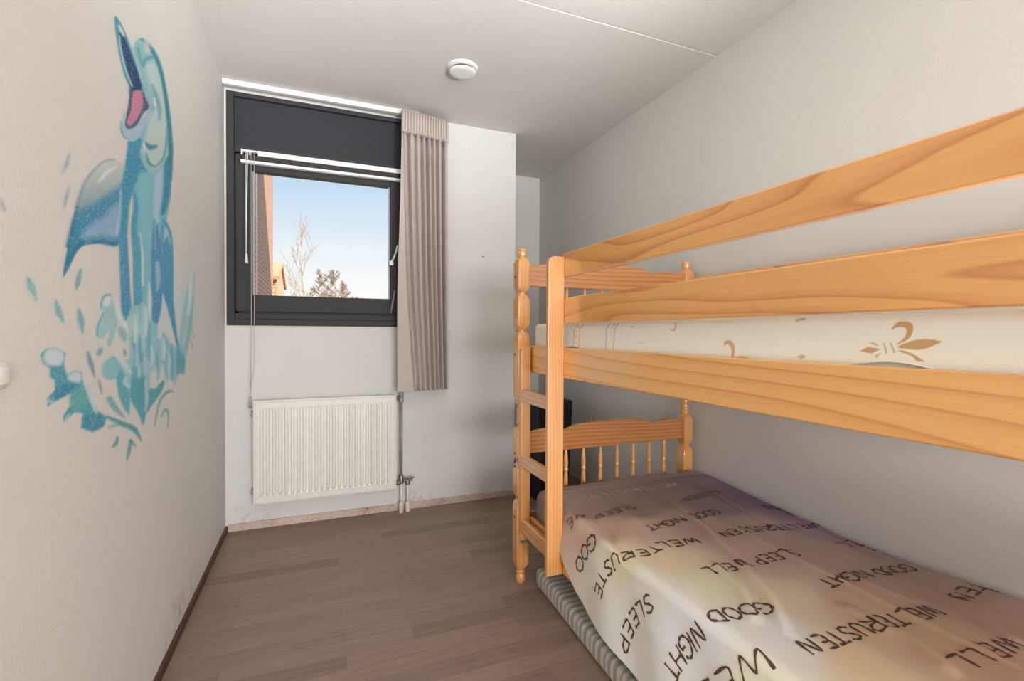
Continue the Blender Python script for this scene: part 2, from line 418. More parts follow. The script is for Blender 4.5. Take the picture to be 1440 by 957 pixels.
# window
win = empty('window_1', (0.04, YW, WZ0)); win['kind'] = 'structure'
fr = MB()
fr.box(WX0, -0.445, 3.243, 3.36, WZ0, WZ1, .003).box(0.535, WX1, 3.243, 3.36, WZ0, WZ1, .003)
fr.box(-0.445, 0.535, 3.243, 3.36, 2.552, WZ1, .003).box(-0.445, 0.535, 3.262, 3.36, 2.235, 2.275, .003)
fr.box(-0.445, 0.535, 3.275, 3.36, 1.26, 1.32).box(-0.445, 0.535, 3.275, 3.36, 2.19, 2.25).box(-0.46, -0.425, 3.275, 3.36, 1.25, 2.25).box(0.515, 0.55, 3.275, 3.36, 1.25, 2.25)
fr.box(-0.445, 0.535, 3.241, 3.36, WZ0, 1.252, .003).box(-0.445, 0.535, 3.252, 3.36, 1.252, 1.286, .003)
fr.build('window_frame', M['anthracite'], win)
MB().box(-0.445, 0.535, 3.268, 3.34, 2.275, 2.552, .002).build('top_panel', M['anthracite_panel'], win)
sh = MB().box(-0.440, -0.352, 3.258, 3.32, 1.296, 2.225, .004).box(0.450, 0.530, 3.258, 3.32, 1.296, 2.225, .004)
sh.box(-0.352, 0.450, 3.258, 3.32, 1.296, 1.396, .004).box(-0.352, 0.450, 3.258, 3.32, 2.132, 2.225, .004)
sash = sh.build('sash', M['anthracite'], win)
MB().box(-0.356, 0.454, 3.296, 3.300, 1.39, 2.14).build('pane', M['glass'], sash)
MB().box(-0.352, -0.345, 3.274, 3.294, 1.396, 2.132).box(-0.338, -0.330, 3.302, 3.318, 1.396, 2.132).box(0.440, 0.450, 3.280, 3.294, 1.396, 2.132).build('glazing_strip', M['bead'], sash)
h = MB().tube([(0.452, 3.252, 1.635), (0.470, 3.235, 1.66), (0.482, 3.222, 1.70), (0.492, 3.218, 1.745)], [.006, .006, .006, .005], 8)
h.box(0.443, 0.470, 3.238, 3.258, 1.615, 1.645, .004)
h.build('window_handle', M['plastic'], win, True, sharp=40)
MB().tube([(0.452, 3.25, 1.30), (0.462, 3.242, 1.36), (0.478, 3.232, 1.45)], .006, 6).build('stay_arm', M['pipe'], win, True)

# ------------------------------------------------------------------ outdoors
struct('ground', MB().box(-30, 40, 3.5, 70, -3.2, -3.0), M['grass'])
bw = empty('brick_building', (-2.5, 6.6, -3.0), 'brown brick wall, half in shade, at the left edge of the window view', 'building')
MB().box(-5.0, -0.75, 3.42, 10.1, -3.0, 8.6).build('wall', M['brick'], bw)
MB().box(-5.1, -0.70, 3.40, 10.2, 8.6, 8.8).build('roof_edge', M['white'], bw)
bh = empty('brick_shed', (-2.5, 15, -3.0), 'low orange brick outbuilding with a sloped roof behind the brick wing', 'building')
MB().prism([(13.5, -3), (16.5, -3), (16.5, 2.55), (15.0, 3.05), (13.5, 2.55)], 'x', -5.0, -0.92).build('wall', M['brick_x'], bh)
MB().prism([(13.35, 2.50), (15.0, 3.06), (16.65, 2.50), (16.65, 2.58), (15.0, 3.14), (13.35, 2.58)], 'x', -5.1, -0.86).build('roof', M['rooftile'], bh)

def tree(name, base, h, seed, label, mat, spread=0.5, levels=4, nb=5, upright=0.6, r0=0.1, bare=0.35, kink=0.12, bl=0.5):
    R = random.Random(seed); trunk = MB(); br = MB()
    root = empty(name, base, label, 'tree', 'bare trees beyond the window')
    def grow(mb, p, d, L, r, lev, start):
        n = 5; pts = [p]; dirs = []
        for i in range(n):
            d = (d + Vector((R.uniform(-1, 1), R.uniform(-1, 1), R.uniform(-.4, .9)))*kink).normalized()
            dirs.append(d); p = p + d*(L/n); pts.append(p)
        mb.tube(pts, [max(0.0055, r*(1-0.75*i/n)) for i in range(n+1)], 5 if lev > 0 else 8)
        if lev >= levels: return
        k = nb + (3 if lev == 0 else 0)
        for j in range(k):
            t = start + (1-start)*(j+R.random()*.7)/k; i = min(n-1, int(t*n)); q = pts[i].lerp(pts[i+1], t*n-i)
            a = R.uniform(0, 2*PI); side = Vector((math.cos(a), math.sin(a), 0))
            nd = (dirs[i]*upright + side*spread*R.uniform(.7, 1.3) + Vector((0, 0, 0.25))).normalized()
            grow(br, q, nd, L*R.uniform(.8, 1.2)*(bl if lev == 0 else .5)*(1.15-0.5*t), r*(0.5 if lev else .4)*(1-.5*t), lev+1, 0.15)
    grow(trunk, Vector(base), Vector((0, 0, 1)), h, r0, 0, bare)
    trunk.build('trunk', mat, root, True); br.build('branch_crown', mat, root, True)
def gpos(u, Y):
    p = on(u, 440, 'y', Y); return (float(p[0]), Y, -3.0)
tree('bare_tree', gpos(437, 26), 8.9, 3, 'tall slender bare tree, highest of the trees seen through the window', M['bark_pale'], 0.50, 3, 5, 0.85, 0.055, 0.55, 0.06, .26)
tree('bare_tree', gpos(476, 24), 6.5, 11, 'rounded bushy bare tree right of the tall slender tree', M['bark'], 0.85, 4, 7, 0.6, 0.055, 0.5, 0.05, .25)
tree('bare_tree', gpos(457, 30), 6.0, 21, 'low spreading bare tree between the tall slender tree and the bushy one', M['bark'], 0.9, 4, 6, 0.5, 0.05, 0.6, 0.07, .26)
tree('bare_tree', gpos(412, 22), 5.3, 5, 'low twiggy bare tree beside the orange outbuilding', M['bark'], 0.8, 3, 5, 0.6, 0.04, 0.6, 0.1, .28)

# ------------------------------------------------------------------ bunk bed
bed = empty('bunk_bed', (1.38, 1.05, 0), 'varnished pine bunk bed with turned posts and a ladder, standing along the right wall', 'bunk bed')
PXF, PXB, PYH, PYF = 0.892, 1.862, 2.09, -0.005
W_ = 0.030
def bunk_levels(z0):
    return [(z0+.067, .018, .018), (z0+.085, .027, .010), (z0+.10, W_, .004), (z0+.372, W_, .004), (z0+.388, .026, .012), (z0+.397, .021, .021), (z0+.403, .021, .021),
            (z0+.411, .026, .012), (z0+.427, W_, .004), (z0+.545, W_, .004), (z0+.560, .026, .012), (z0+.570, .021, .021), (z0+.577, .021, .021),
            (z0+.587, .026, .012), (z0+.603, W_, .004), (z0+.715, W_, .004), (z0+.730, .025, .012), (z0+.738, .021, .021), (z0+.741, .0175, .0175), (z0+.746, .0175, .0175),
            (z0+.748, .0225, .0225), (z0+.762, .0235, .0235), (z0+.764, .021, .021), (z0+.768, .021, .021), (z0+.770, .0225, .0225), (z0+.780, .021, .021)]
def post(x, y):
    lv = [(0.0, .014, .014), (.006, .019, .019), (.020, .0225, .0225), (.036, .0225, .0225), (.043, .019, .019), (.047, .0185, .0185), (.050, .021, .021), (.057, .021, .021), (.060, .018, .018)]
    lv += bunk_levels(0.0)[:]
    up = bunk_levels(0.785)
    up[0] = (.785+.067, .026, .012)
    lv += [(.786, .019, .019), (.800, .021, .021), (.812, .023, .023), (.826, .019, .019), (.832, .018, .018), (.840, .021, .021)] + up[0:]
    o = MB().turned(x, y, lv, 32).build('post', M['pine_z'], bed, True, sharp=28); return o
for (x, y) in ((PXF, PYH), (PXB, PYH), (PXF, PYF), (PXB, PYF)): post(x, y)
# head and foot boards (scalloped top rail, turned spindles, plain lower rail)
def panel_outline(zb, zt):
    c = 1.377; half = [(0.455, -.016), (0.415, -.006), (0.37, .000), (0.33, -.001), (0.29, -.008), (0.262, -.013), (0.235, -.006), (0.205, .006), (0.165, .013), (0.10, .016), (0.0, .017)]
    L = [(c-a, zt+b) for a, b in half]; Rr = [(c+a, zt+b) for a, b in half[-2::-1]]
    return L+Rr+[(c+.455, zb), (c+.25, zb-.001), (c-.25, zb-.001), (c-.455, zb)]
def spindle(x, y, z0, z1):
    H = z1-z0; P = [(.0055, 0), (.007, .02), (.0105, .10), (.0125, .22), (.0115, .40), (.0095, .55), (.0085, .60), (.0115, .625), (.012, .645), (.0095, .665), (.0105, .70), (.0115, .76), (.009, .86), (.0065, .96), (.006, 1.0)]
    return MB().lathe((x, y, z0), [(r, h*H) for r, h in P], 14).build('spindle', M['pine_z'], bed, True)
for y in (PYH, PYF):
    for zb, zt, low, sp0 in ((0.609, 0.720, (0.25, 0.33), .33), (1.394, 1.502, (1.00, 1.09), 1.09)):
        MB().prism(panel_outline(zb, zt), 'y', y-.010, y+.010, .003).build('headboard_rail' if y > 1 else 'footboard_rail', M['pine_x'], bed)
        MB().box(PXF+.025, PXB-.025, y-.010, y+.010, low[0], low[1], .003).build('cross_rail', M['pine_x'], bed)
        for i in range(8): spindle(1.033+.0985*i, y, sp0-.002, zb+.002)
# long rails
RX0, RX1 = 0.919, 0.942
def rail(name, x0, x1, y0, y1, z0, z1, mat): return MB().box(x0, x1, y0, y1, z0, z1, .004).build(name, mat, bed)
YE = PYF+.028
rail('side_rail', RX0, RX1, YE, 2.062, 0.994, 1.116, M['pine_y2'])
rail('side_rail', RX0, RX1, YE, 2.062, 0.205, 0.317, M['pine_y2'])
rail('side_rail', 1.845, 1.868, YE, 2.062, 0.994, 1.116, M['pine_y2'])
rail('side_rail', 1.845, 1.868, YE, 2.062, 0.205, 0.317, M['pine_y2'])
rail('guard_rail', RX0, RX1, YE, 1.739, 1.212, 1.316, M['pine_y'])
rail('guard_rail', RX0, RX1, YE, 1.739, 1.398, 1.493, M['pine_y'])
rail('guard_rail', 1.845, 1.868, YE, 2.062, 1.378, 1.472, M['pine_y'])
for zb in (0.262, 1.045):
    for i in range(9): MB().box(0.944, 1.843, 0.12+i*.225, 0.19+i*.225, zb, zb+.018, .002).build('slat', M['pine_x'], bed)
# ladder
ld = MB()
R_ = .030; SX0, SX1, ST = .848, .9185, 1.479
arc = [(SX0+R_-R_*math.cos(a), ST-R_+R_*math.sin(a)) for a in np.linspace(0, PI/2, 8)]
ld.prism([(SX0, .206)]+arc+[(SX1, ST), (SX1, .206)], 'y', 1.718, 1.7405, .003)
arc2 = [(.866+.022-.022*math.cos(a), 1.110-.022+.022*math.sin(a)) for a in np.linspace(0, PI/2, 6)]
ld.prism([(.866, .213)]+arc2+[(.913, 1.110), (.913, .213)], 'y', 2.028, 2.061, .003)
ladder = ld.build('ladder', M['pine_z2'], bed)
for z1, hh in ((.919, .057), (.620, .057), (.326, .066)):
    MB().box(.8655, .890, 1.7385, 2.030, z1-hh, z1, .005).build('rung', M['pine_r'], ladder)
# bolt heads in the post and the steel bolt at the ladder foot
for z in (.312, .552, .612, 1.075, 1.435):
    MB().lathe((.8605, 2.093, z), [(.006, 0), (.006, .0025)], 10, 'x').build('bolt', M['hole'], bed)
MB().tube([(.866, 2.026, .222), (.884, 2.012, .222), (.910, 2.012, .222)], .0045, 8).build('bolt', M['metal'], bed, True)

# ------------------------------------------------------------------ mattresses
mt1 = MB().box(.95, 1.838, .04, 2.045, 1.064, 1.196, .022).build('mattress', M['ticking'], None, False)
tag(mt1, 'white mattress of the upper bunk, its edge peeking out under the cream sheet', 'mattress')
mt2 = MB().box(.962, 1.842, .05, 2.03, .282, .372, .02).build('mattress', M['ticking'], None, True)
tag(mt2, 'mattress of the lower bunk, wrapped in the brown and purple lettered sheet', 'mattress')

# cream sheet of the upper bunk: dense front face so that the woven motifs stay crisp
def poly_cover(P, U, V, soft):
    # signed coverage 0..1 of points (U, V) by polygon P
    P = np.array(P, float); n = len(P); inside = np.zeros(U.shape, bool); d = np.full(U.shape, 1e9)
    for i in range(n):
        (x0, y0), (x1, y1) = P[i], P[(i+1) % n]
        dx, dy = x1-x0, y1-y0; L2 = dx*dx+dy*dy+1e-9
        t = np.clip(((U-x0)*dx+(V-y0)*dy)/L2, 0, 1)
        d = np.minimum(d, np.hypot(U-x0-t*dx, V-y0-t*dy))
        c = (y0 > V) != (y1 > V)
        with np.errstate(divide='ignore', invalid='ignore'):
            inside ^= c & (U < (x1-x0)*(V-y0)/(y1-y0+1e-12)+x0)
    sd = np.where(inside, d, -d)
    return np.clip(sd/(2*soft)+0.5, 0, 1)
def stroke_cover(P, W, U, V, soft):
    P = np.array(P, float); W = np.array(W, float) if hasattr(W, '__len__') else np.full(len(P), float(W)); out = np.full(U.shape, -1e9)
    for i in range(len(P)-1):
        (x0, y0), (x1, y1) = P[i], P[i+1]; dx, dy = x1-x0, y1-y0; L2 = dx*dx+dy*dy+1e-9
        t = np.clip(((U-x0)*dx+(V-y0)*dy)/L2, 0, 1)
        out = np.maximum(out, W[i]+(W[i+1]-W[i])*t-np.hypot(U-x0-t*dx, V-y0-t*dy))
    return np.clip(out/(2*soft)+0.5, 0, 1)
def smooth_path(P, k=6):
    P = [np.array(p, float) for p in P]; out = []
    for i in range(len(P)-1):
        a, b, c, d = P[max(i-1, 0)], P[i], P[i+1], P[min(i+2, len(P)-1)]
        for t in np.linspace(0, 1, k, endpoint=False):
            out.append(.5*((2*b)+(-a+c)*t+(2*a-5*b+4*c-d)*t*t+(-a+3*b-3*c+d)*t**3))
    out.append(P[-1]); return out
def smooth_poly(P, k=5):
    P = [np.array(p, float) for p in P]; n = len(P); out = []
    for i in range(n):
        a, b, c, d = P[i-1], P[i], P[(i+1) % n], P[(i+2) % n]
        for t in np.linspace(0, 1, k, endpoint=False):
            out.append(.5*((2*b)+(-a+c)*t+(2*a-5*b+4*c-d)*t*t+(-a+3*b-3*c+d)*t**3))
    return out
def set_attr(o, name, cols):
    a = o.data.color_attributes.new(name, 'FLOAT_COLOR', 'POINT')
    c = np.ones((len(cols), 4), np.float32); c[:, :3] = cols; a.data.foreach_set('color', c.ravel())
def lerpcol(col, a, c): return col*(1-a[..., None]) + np.array(c)*a[..., None]

def upper_sheet():
    ys = np.concatenate([np.linspace(2.076, 1.60, 156), np.arange(1.597, .86, -.0028), np.arange(.859, .36, -.0015), np.linspace(.355, .03, 34)])
    # profile along arc: front hem, front face, rounded shoulder, top, wall side
    prof = [(.9465, 1.098), (.9462, 1.104)] + [(.9455+.002*math.sin(k/53*PI), 1.108+k*.00162) for k in range(54)]
    prof += [(.9460+.016*(1-math.cos(a)), 1.194+.015*math.sin(a)) for a in np.linspace(.12, PI/2, 9)]
    prof += [(x, 1.209+.004*math.sin((x-.97)/.86*PI)) for x in np.linspace(.985, 1.83, 18)] + [(1.842, 1.195), (1.8435, 1.17), (1.8435, 1.11)]
    nP = len(prof); V = np.zeros((len(ys), nP, 3))
    R = np.random.RandomState(4)
    for i, y in enumerate(ys):
        e = max(0, (y-2.036)/.040); e = min(1, e)
        sh = .016*(1-math.sqrt(max(0, 1-e*e)))          # rounded head end
        for j, (x, z) in enumerate(prof):
            k = (z-1.10)/.10
            xx = x + sh*(1 if x < 1.3 else -1)*(1 if j < 70 or j > nP-4 else 0)
            zz = z - sh*1.3*max(0, k) + .006*max(0, k)*min(1, max(0, (y-.5)/.8))
            if j < 66: xx += .0022*math.sin(y*9+z*20)*k*(1-k)*2 + .0025*math.exp(-((y-1.28)/.08)**2-((z-1.14-(1.28-y)*.12)/.012)**2)
            hem = .0225*math.sin(max(0, min(1, (y-.38)/.36))*PI)**1.0*(1+.12*math.sin(y*38)) + .024*math.exp(-((y-1.70)/.09)**2)
            zz = max(zz, 1.098+hem+.0003*j) if j < 22 else zz
            V[i, j] = (xx, y, zz)
    verts = V.reshape(-1, 3); F = []
    for i in range(len(ys)-1):
        for j in range(nP-1): F.append((i*nP+j, i*nP+j+1, (i+1)*nP+j+1, (i+1)*nP+j))
    # head end closing flap
    o = newobj('bed_sheet', verts, F, M['sheet_cream'], None, True)
    U, Vv = proj(verts); front = (np.arange(len(verts)) % nP) < 68
    col = np.tile(np.array(lin(246, 241, 224)), (len(verts), 1)).astype(float)
    tan, tan2, ol = lin(208, 160, 104), lin(216, 178, 128), lin(198, 180, 148)
    def px(pts, ox=1200, oy=440, s=10.286): return [(ox+a/s, oy+b/s) for a, b in pts]
    def fill(P, c, soft=.5, a=1.0):
        k = poly_cover(P, U, Vv, soft)*front*a; return lerpcol(col, k, c)
    col = fill(smooth_poly(px([(555, 250), (575, 190), (650, 130), (740, 118), (830, 140), (865, 200), (850, 300), (800, 370), (720, 420), (610, 460), (690, 400), (750, 330), (770, 260), (745, 215), (680, 200), (600, 215)])), tan)
    col = fill(smooth_poly(px([(640, 492), (760, 430), (900, 388), (1040, 374), (1180, 388), (1275, 415), (1180, 460), (1060, 510), (930, 530), (790, 520)])), tan)
    col = fill(smooth_poly(px([(640, 535), (740, 545), (860, 590), (960, 650), (1030, 705), (910, 690), (880, 650), (800, 600), (720, 575)])), tan)
    col = fill(px([(95, 548), (210, 488), (300, 500), (400, 522), (330, 550), (270, 585), (180, 570)]), tan)
    col = fill(px([(250, 425), (275, 415), (365, 465), (345, 474), (270, 450)]), ol)
    col = fill(px([(300, 615), (350, 590), (415, 575), (370, 605), (345, 650)]), tan2)
    col = fill(px([(430, 430), (455, 432), (495, 585), (470, 590)]), ol)
    col = fill(px([(528, 430), (555, 432), (612, 575), (585, 578)]), tan2)
    # second motif, mostly tucked under the rail, and the curl near the top
    def q(pts): return [(730+a/4.114, 430+b/4.114) for a, b in pts]
    col = fill(smooth_poly(q([(1185, 235), (1190, 205), (1215, 198), (1240, 215), (1248, 255), (1240, 300), (1225, 300), (1230, 260), (1215, 225), (1200, 222)])), tan2)
    col = fill(q([(1250, 296), (1290, 288), (1340, 300), (1290, 306)]), tan2)
    col = fill(smooth_poly(q([(868, 125), (885, 134), (900, 118), (895, 95), (912, 100), (910, 130), (895, 146), (875, 140)])), lin(216, 200, 166))
    col = fill(q([(650, 118), (665, 114), (664, 124), (652, 126)]), lin(206, 198, 180))
    col = fill([(1120, 501), (1127, 498), (1134, 501), (1127, 505)], tan2)
    col = fill([(1118, 449), (1132, 446), (1134, 449), (1120, 452)], lin(200, 178, 150))
    for P in ([(375, 105), (352, 130), (345, 240)], [(338, 110), (318, 140), (312, 238)], [(578, 98), (552, 135), (545, 258)], [(528, 100), (505, 135), (502, 252)]):
        k = stroke_cover(q(P), .55, U, Vv, .45)*front; col = lerpcol(col, k*.9, lin(180, 166, 140))
    for (a, b) in ((345, 125), (336, 150), (330, 175), (328, 190), (327, 215), (548, 110), (540, 125)):
        k = stroke_cover(q([(a-6, b), (a+6, b-4)]), .6, U, Vv, .5)*front; col = lerpcol(col, k*.7, lin(186, 172, 146))
    set_attr(o, 'pattern', col)
    return o
us = upper_sheet()
tag(us, 'cream fitted sheet with tan lily motifs on the upper bunk mattress', 'bed sheet')

# ------------------------------------------------------------------ lettered sheet of the lower bunk
def interp(x, pts):
    xs = [p[0] for p in pts]; ysv = [p[1] for p in pts]; return np.interp(x, xs, ysv)
ZWALL = [(-.1, .43), (.4, .43), (.74, .422), (.98, .400), (1.26, .402), (1.6, .428), (1.9, .452), (2.05, .450)]
HEM = [(-.1, .12), (.6, .13), (1.18, .140), (1.25, .145), (1.355, .156), (1.48, .170), (1.587, .208), (1.66, .257), (1.735, .309), (1.77, .335), (1.80, .30), (1.85, .285), (2.05, .285)]
def on_top(u, v, z=.45): return on(u, v, 'z', z)[:2]
FOLDS = []   # (polyline in x, y; height; width)
def fold(pts, h, wd): FOLDS.append(([on_top(*p) for p in pts], h, wd))
fold([(1003, 720), (1060, 756), (1150, 801), (1246, 851), (1340, 897), (1440, 945)], .008, .011)
fold([(935, 703), (985, 742), (1035, 790), (1080, 842), (1110, 900)], .010, .015)
fold([(1110, 727), (1180, 757), (1240, 785), (1340, 830), (1440, 872)], .006, .010)
fold([(860, 705), (905, 752), (950, 800), (985, 850)], .005, .018)
fold([(980, 680), (1040, 712), (1100, 745)], .006, .011)
fold([(1085, 690), (1140, 720), (1200, 748), (1270, 782)], .006, .010)
fold([(1180, 850), (1270, 900), (1350, 957)], .009, .018)
fold([(805, 722), (850, 765), (895, 830), (930, 895), (970, 957)], .010, .016)
fold([(800, 700), (850, 740), (880, 790), (900, 840)], -.009, .014)
fold([(1000, 790), (1040, 830), (1065, 880)], .008, .014)
fold([(1160, 790), (1230, 822), (1300, 850)], .005, .012)
fold([(1290, 830), (1370, 868), (1440, 905)], .006, .012)
def fold_h(x, y):
    out = np.zeros(np.shape(x))
    for P, h, wd in FOLDS:
        d = np.full(np.shape(x), 9.0); fade = np.zeros(np.shape(x)); n = len(P)-1
        for i in range(n):
            (x0, y0), (x1, y1) = P[i], P[i+1]; dx, dy = x1-x0, y1-y0
            t = np.clip(((x-x0)*dx+(y-y0)*dy)/(dx*dx+dy*dy), 0, 1); dd = np.hypot(x-x0-t*dx, y-y0-t*dy)
            fade = np.where(dd < d, (i+t)/n, fade); d = np.minimum(d, dd)
        out += h*np.exp(-(d/wd)**2)*np.clip(np.sin(fade*PI)*3, 0, 1)
    return out
S_TOP = 1.885
def sheet_pos(s, y):
    # s: distance across the sheet from the wall edge; y: along the bed. Vectorised.
    s = np.asarray(s, float); y = np.asarray(y, float)
    open_ = np.clip((1.84-y)/.09, 0, 1); open_ = open_*open_*(3-2*open_)
    xe = .952 - .030*open_ - .010*np.clip((1.6-y)/.5, 0, 1)          # shoulder edge
    r = .035
    Ltop = S_TOP - xe - r
    x_lin = S_TOP - s
    zw = interp(y, ZWALL); cx = np.clip((S_TOP-x_lin)/.55, 0, 1); cx = cx*cx*(3-2*cx)
    zt = zw + (.452-zw)*cx + .004*np.sin(np.clip((x_lin-xe)/(S_TOP-xe), 0, 1)*PI)
    headdrop = np.clip((y-2.0)/.045, 0, 1); zt = zt - .03*(1-np.sqrt(np.clip(1-headdrop**2, 0, 1)))
    ztop = zt + fold_h(x_lin, y)
    over = s - Ltop                                       # beyond the flat top
    ang = np.clip(over/r, 0, PI/2)
    flare = .11*open_
    dn = np.clip(over - r*PI/2, 0, 1)
    ze = .452 - .03*(1-np.sqrt(np.clip(1-headdrop**2, 0, 1)))
    rip = .006*np.sin(y*21+s*6)*np.clip(dn/.1, 0, 1)*open_
    X = np.where(over <= 0, x_lin, xe + r - r*np.sin(ang) - dn*flare + rip)
    Z = np.where(over <= 0, ztop, ze + fold_h(xe+r-np.minimum(over, .2), y)*np.cos(ang) - r*(1-np.cos(ang)) - dn*np.sqrt(1-flare**2))
    wallc = np.clip((.03-s)/.03, 0, 1); Z = Z - .03*wallc**2
    return np.stack([X, y+0*X, Z], -1)
def sheet_smax(y):
    open_ = np.clip((1.84-y)/.09, 0, 1); open_ = open_*open_*(3-2*open_)
    xe = .952 - .030*open_ - .010*np.clip((1.6-y)/.5, 0, 1); r = .035
    dn = (.452 - r - interp(y, HEM[:])) / np.sqrt(1-(.11*open_)**2)
    return S_TOP-xe-r + r*PI/2 + np.maximum(dn, .002)
PIXMAP = None
def pix_to_sheet(u, v):
    global PIXMAP
    if PIXMAP is None:
        s_, y_ = np.meshgrid(np.arange(0, 1.32, .005), np.arange(2.04, .3, -.005), indexing='ij')
        P = sheet_pos(s_, y_); U, V = proj(P); ok = s_ <= sheet_smax(y_)
        PIXMAP = (s_, y_, np.where(ok, U, 1e6), np.where(ok, V, 1e6))
    s_, y_, U, V = PIXMAP
    k = np.unravel_index(np.argmin((U-u)**2+(V-v)**2), U.shape); s, y = s_[k], y_[k]
    for _ in range(4):
        e = 1e-3; p0 = proj(sheet_pos(s, y)); ps = proj(sheet_pos(s+e, y)); py = proj(sheet_pos(s, y+e))
        J = np.array([[(ps[0]-p0[0])/e, (py[0]-p0[0])/e], [(ps[1]-p0[1])/e, (py[1]-p0[1])/e]])
        try: d = np.linalg.solve(J, [u-p0[0], v-p0[1]])
        except Exception: break
        if np.hypot(*d) > .03: break
        s, y = s+d[0], y+d[1]
    return np.array([s, y])

GLY = {
 'A': [[(0, 0), (.45, 1), (.9, 0)], [(.18, .4), (.72, .4)]],
 'D': [[(.08, 0), (.1, 1)], [(-.02, .98), (.5, .9), (.82, .55), (.6, .12), (.0, .02)]],
 'E': [[(.1, 1), (.08, .5), (.1, .03), (.72, .0)], [(.1, .52), (.6, .54)], [(.08, 1), (.72, .98)]],
 'G': [[(.85, .82), (.6, 1), (.25, .9), (.02, .5), (.2, .08), (.55, .0), (.85, .2), (.84, .46), (.5, .45)]],
 'H': [[(.05, 1), (.08, 0)], [(.8, 1.02), (.76, -.02)], [(.08, .5), (.78, .52)]],
 'I': [[(.2, 1), (.22, 0)]],
 'L': [[(.08, 1), (.06, .1), (.12, .02), (.7, .04)]],
 'N': [[(.05, 0), (.1, 1), (.75, .02), (.8, 1.02)]],
 'O': [[(.45, 1), (.1, .75), (.08, .28), (.42, .0), (.8, .25), (.82, .72), (.5, 1.0), (.4, .98)]],
 'P': [[(.1, 0), (.08, 1)], [(-.02, .98), (.55, .98), (.78, .75), (.55, .48), (.1, .46)]],
 'R': [[(.1, 0), (.08, 1)], [(-.02, .98), (.55, .98), (.74, .76), (.5, .5), (.1, .48), (.8, .0)]],
 'S': [[(.75, .88), (.45, 1), (.1, .82), (.3, .56), (.68, .36), (.6, .06), (.3, .0), (.02, .14)]],
 'T': [[(.42, 0), (.44, 1)], [(0, .96), (.86, 1.0)]],
 'U': [[(.06, 1), (.08, .3), (.35, .0), (.7, .18), (.76, 1)]],
 'W': [[(.0, 1), (.25, .0), (.5, .78), (.78, .0), (1.05, 1)]],
}
ADV = {'I': .42, 'W': 1.28, ' ': .55, 'L': .9}
INK = []   # (list of ribbons verts/faces, material slot)
def write(text, path, hgt, slot=1, wd=.0078, wob=1):
    # path: pixel points under the letters' baseline, in reading order
    Q = np.array([pix_to_sheet(*p) for p in path]); Q = np.array(smooth_path(Q, 8)) if len(Q) > 2 else Q
    seg = np.hypot(*(Q[1:]-Q[:-1]).T); cum = np.concatenate([[0], np.cumsum(seg)])
    adv = [ADV.get(c, 1.0) for c in text]; tot = sum(adv)-.12; sc = cum[-1]/tot
    R = random.Random(text+str(path[0])); cur = 0
    for c, a in zip(text, adv):
        if c != ' ':
            dh = R.uniform(-.06, .06); sl = R.uniform(-.08, .08)
            for st in GLY[c]:
                pts = []
                for (gx, gy) in smooth_path(st, 5):
                    d = (cur+gx+sl*gy)*sc; i = int(np.clip(np.searchsorted(cum, d)-1, 0, len(seg)-1))
                    t = (Q[i+1]-Q[i])/max(seg[i], 1e-6); b = Q[i]+t*(d-cum[i])
                    # seen from above x = -s, so a left turn in (x, y) is a right turn in (s, y)
                    n = np.array([t[1], -t[0]]); pts.append(b + n*hgt*(gy-.5+dh))
                pts = np.array(pts); tt = np.gradient(pts, axis=0); tt /= (np.linalg.norm(tt, axis=1, keepdims=True)+1e-9)
                nn = np.stack([-tt[:, 1], tt[:, 0]], 1); ww = wd*(.42+.16*np.sin(np.arange(len(pts))*1.3+R.random()*6))
                A, B = pts+nn*ww[:, None], pts-nn*ww[:, None]
                INK.append((A, B, slot))
        cur += a

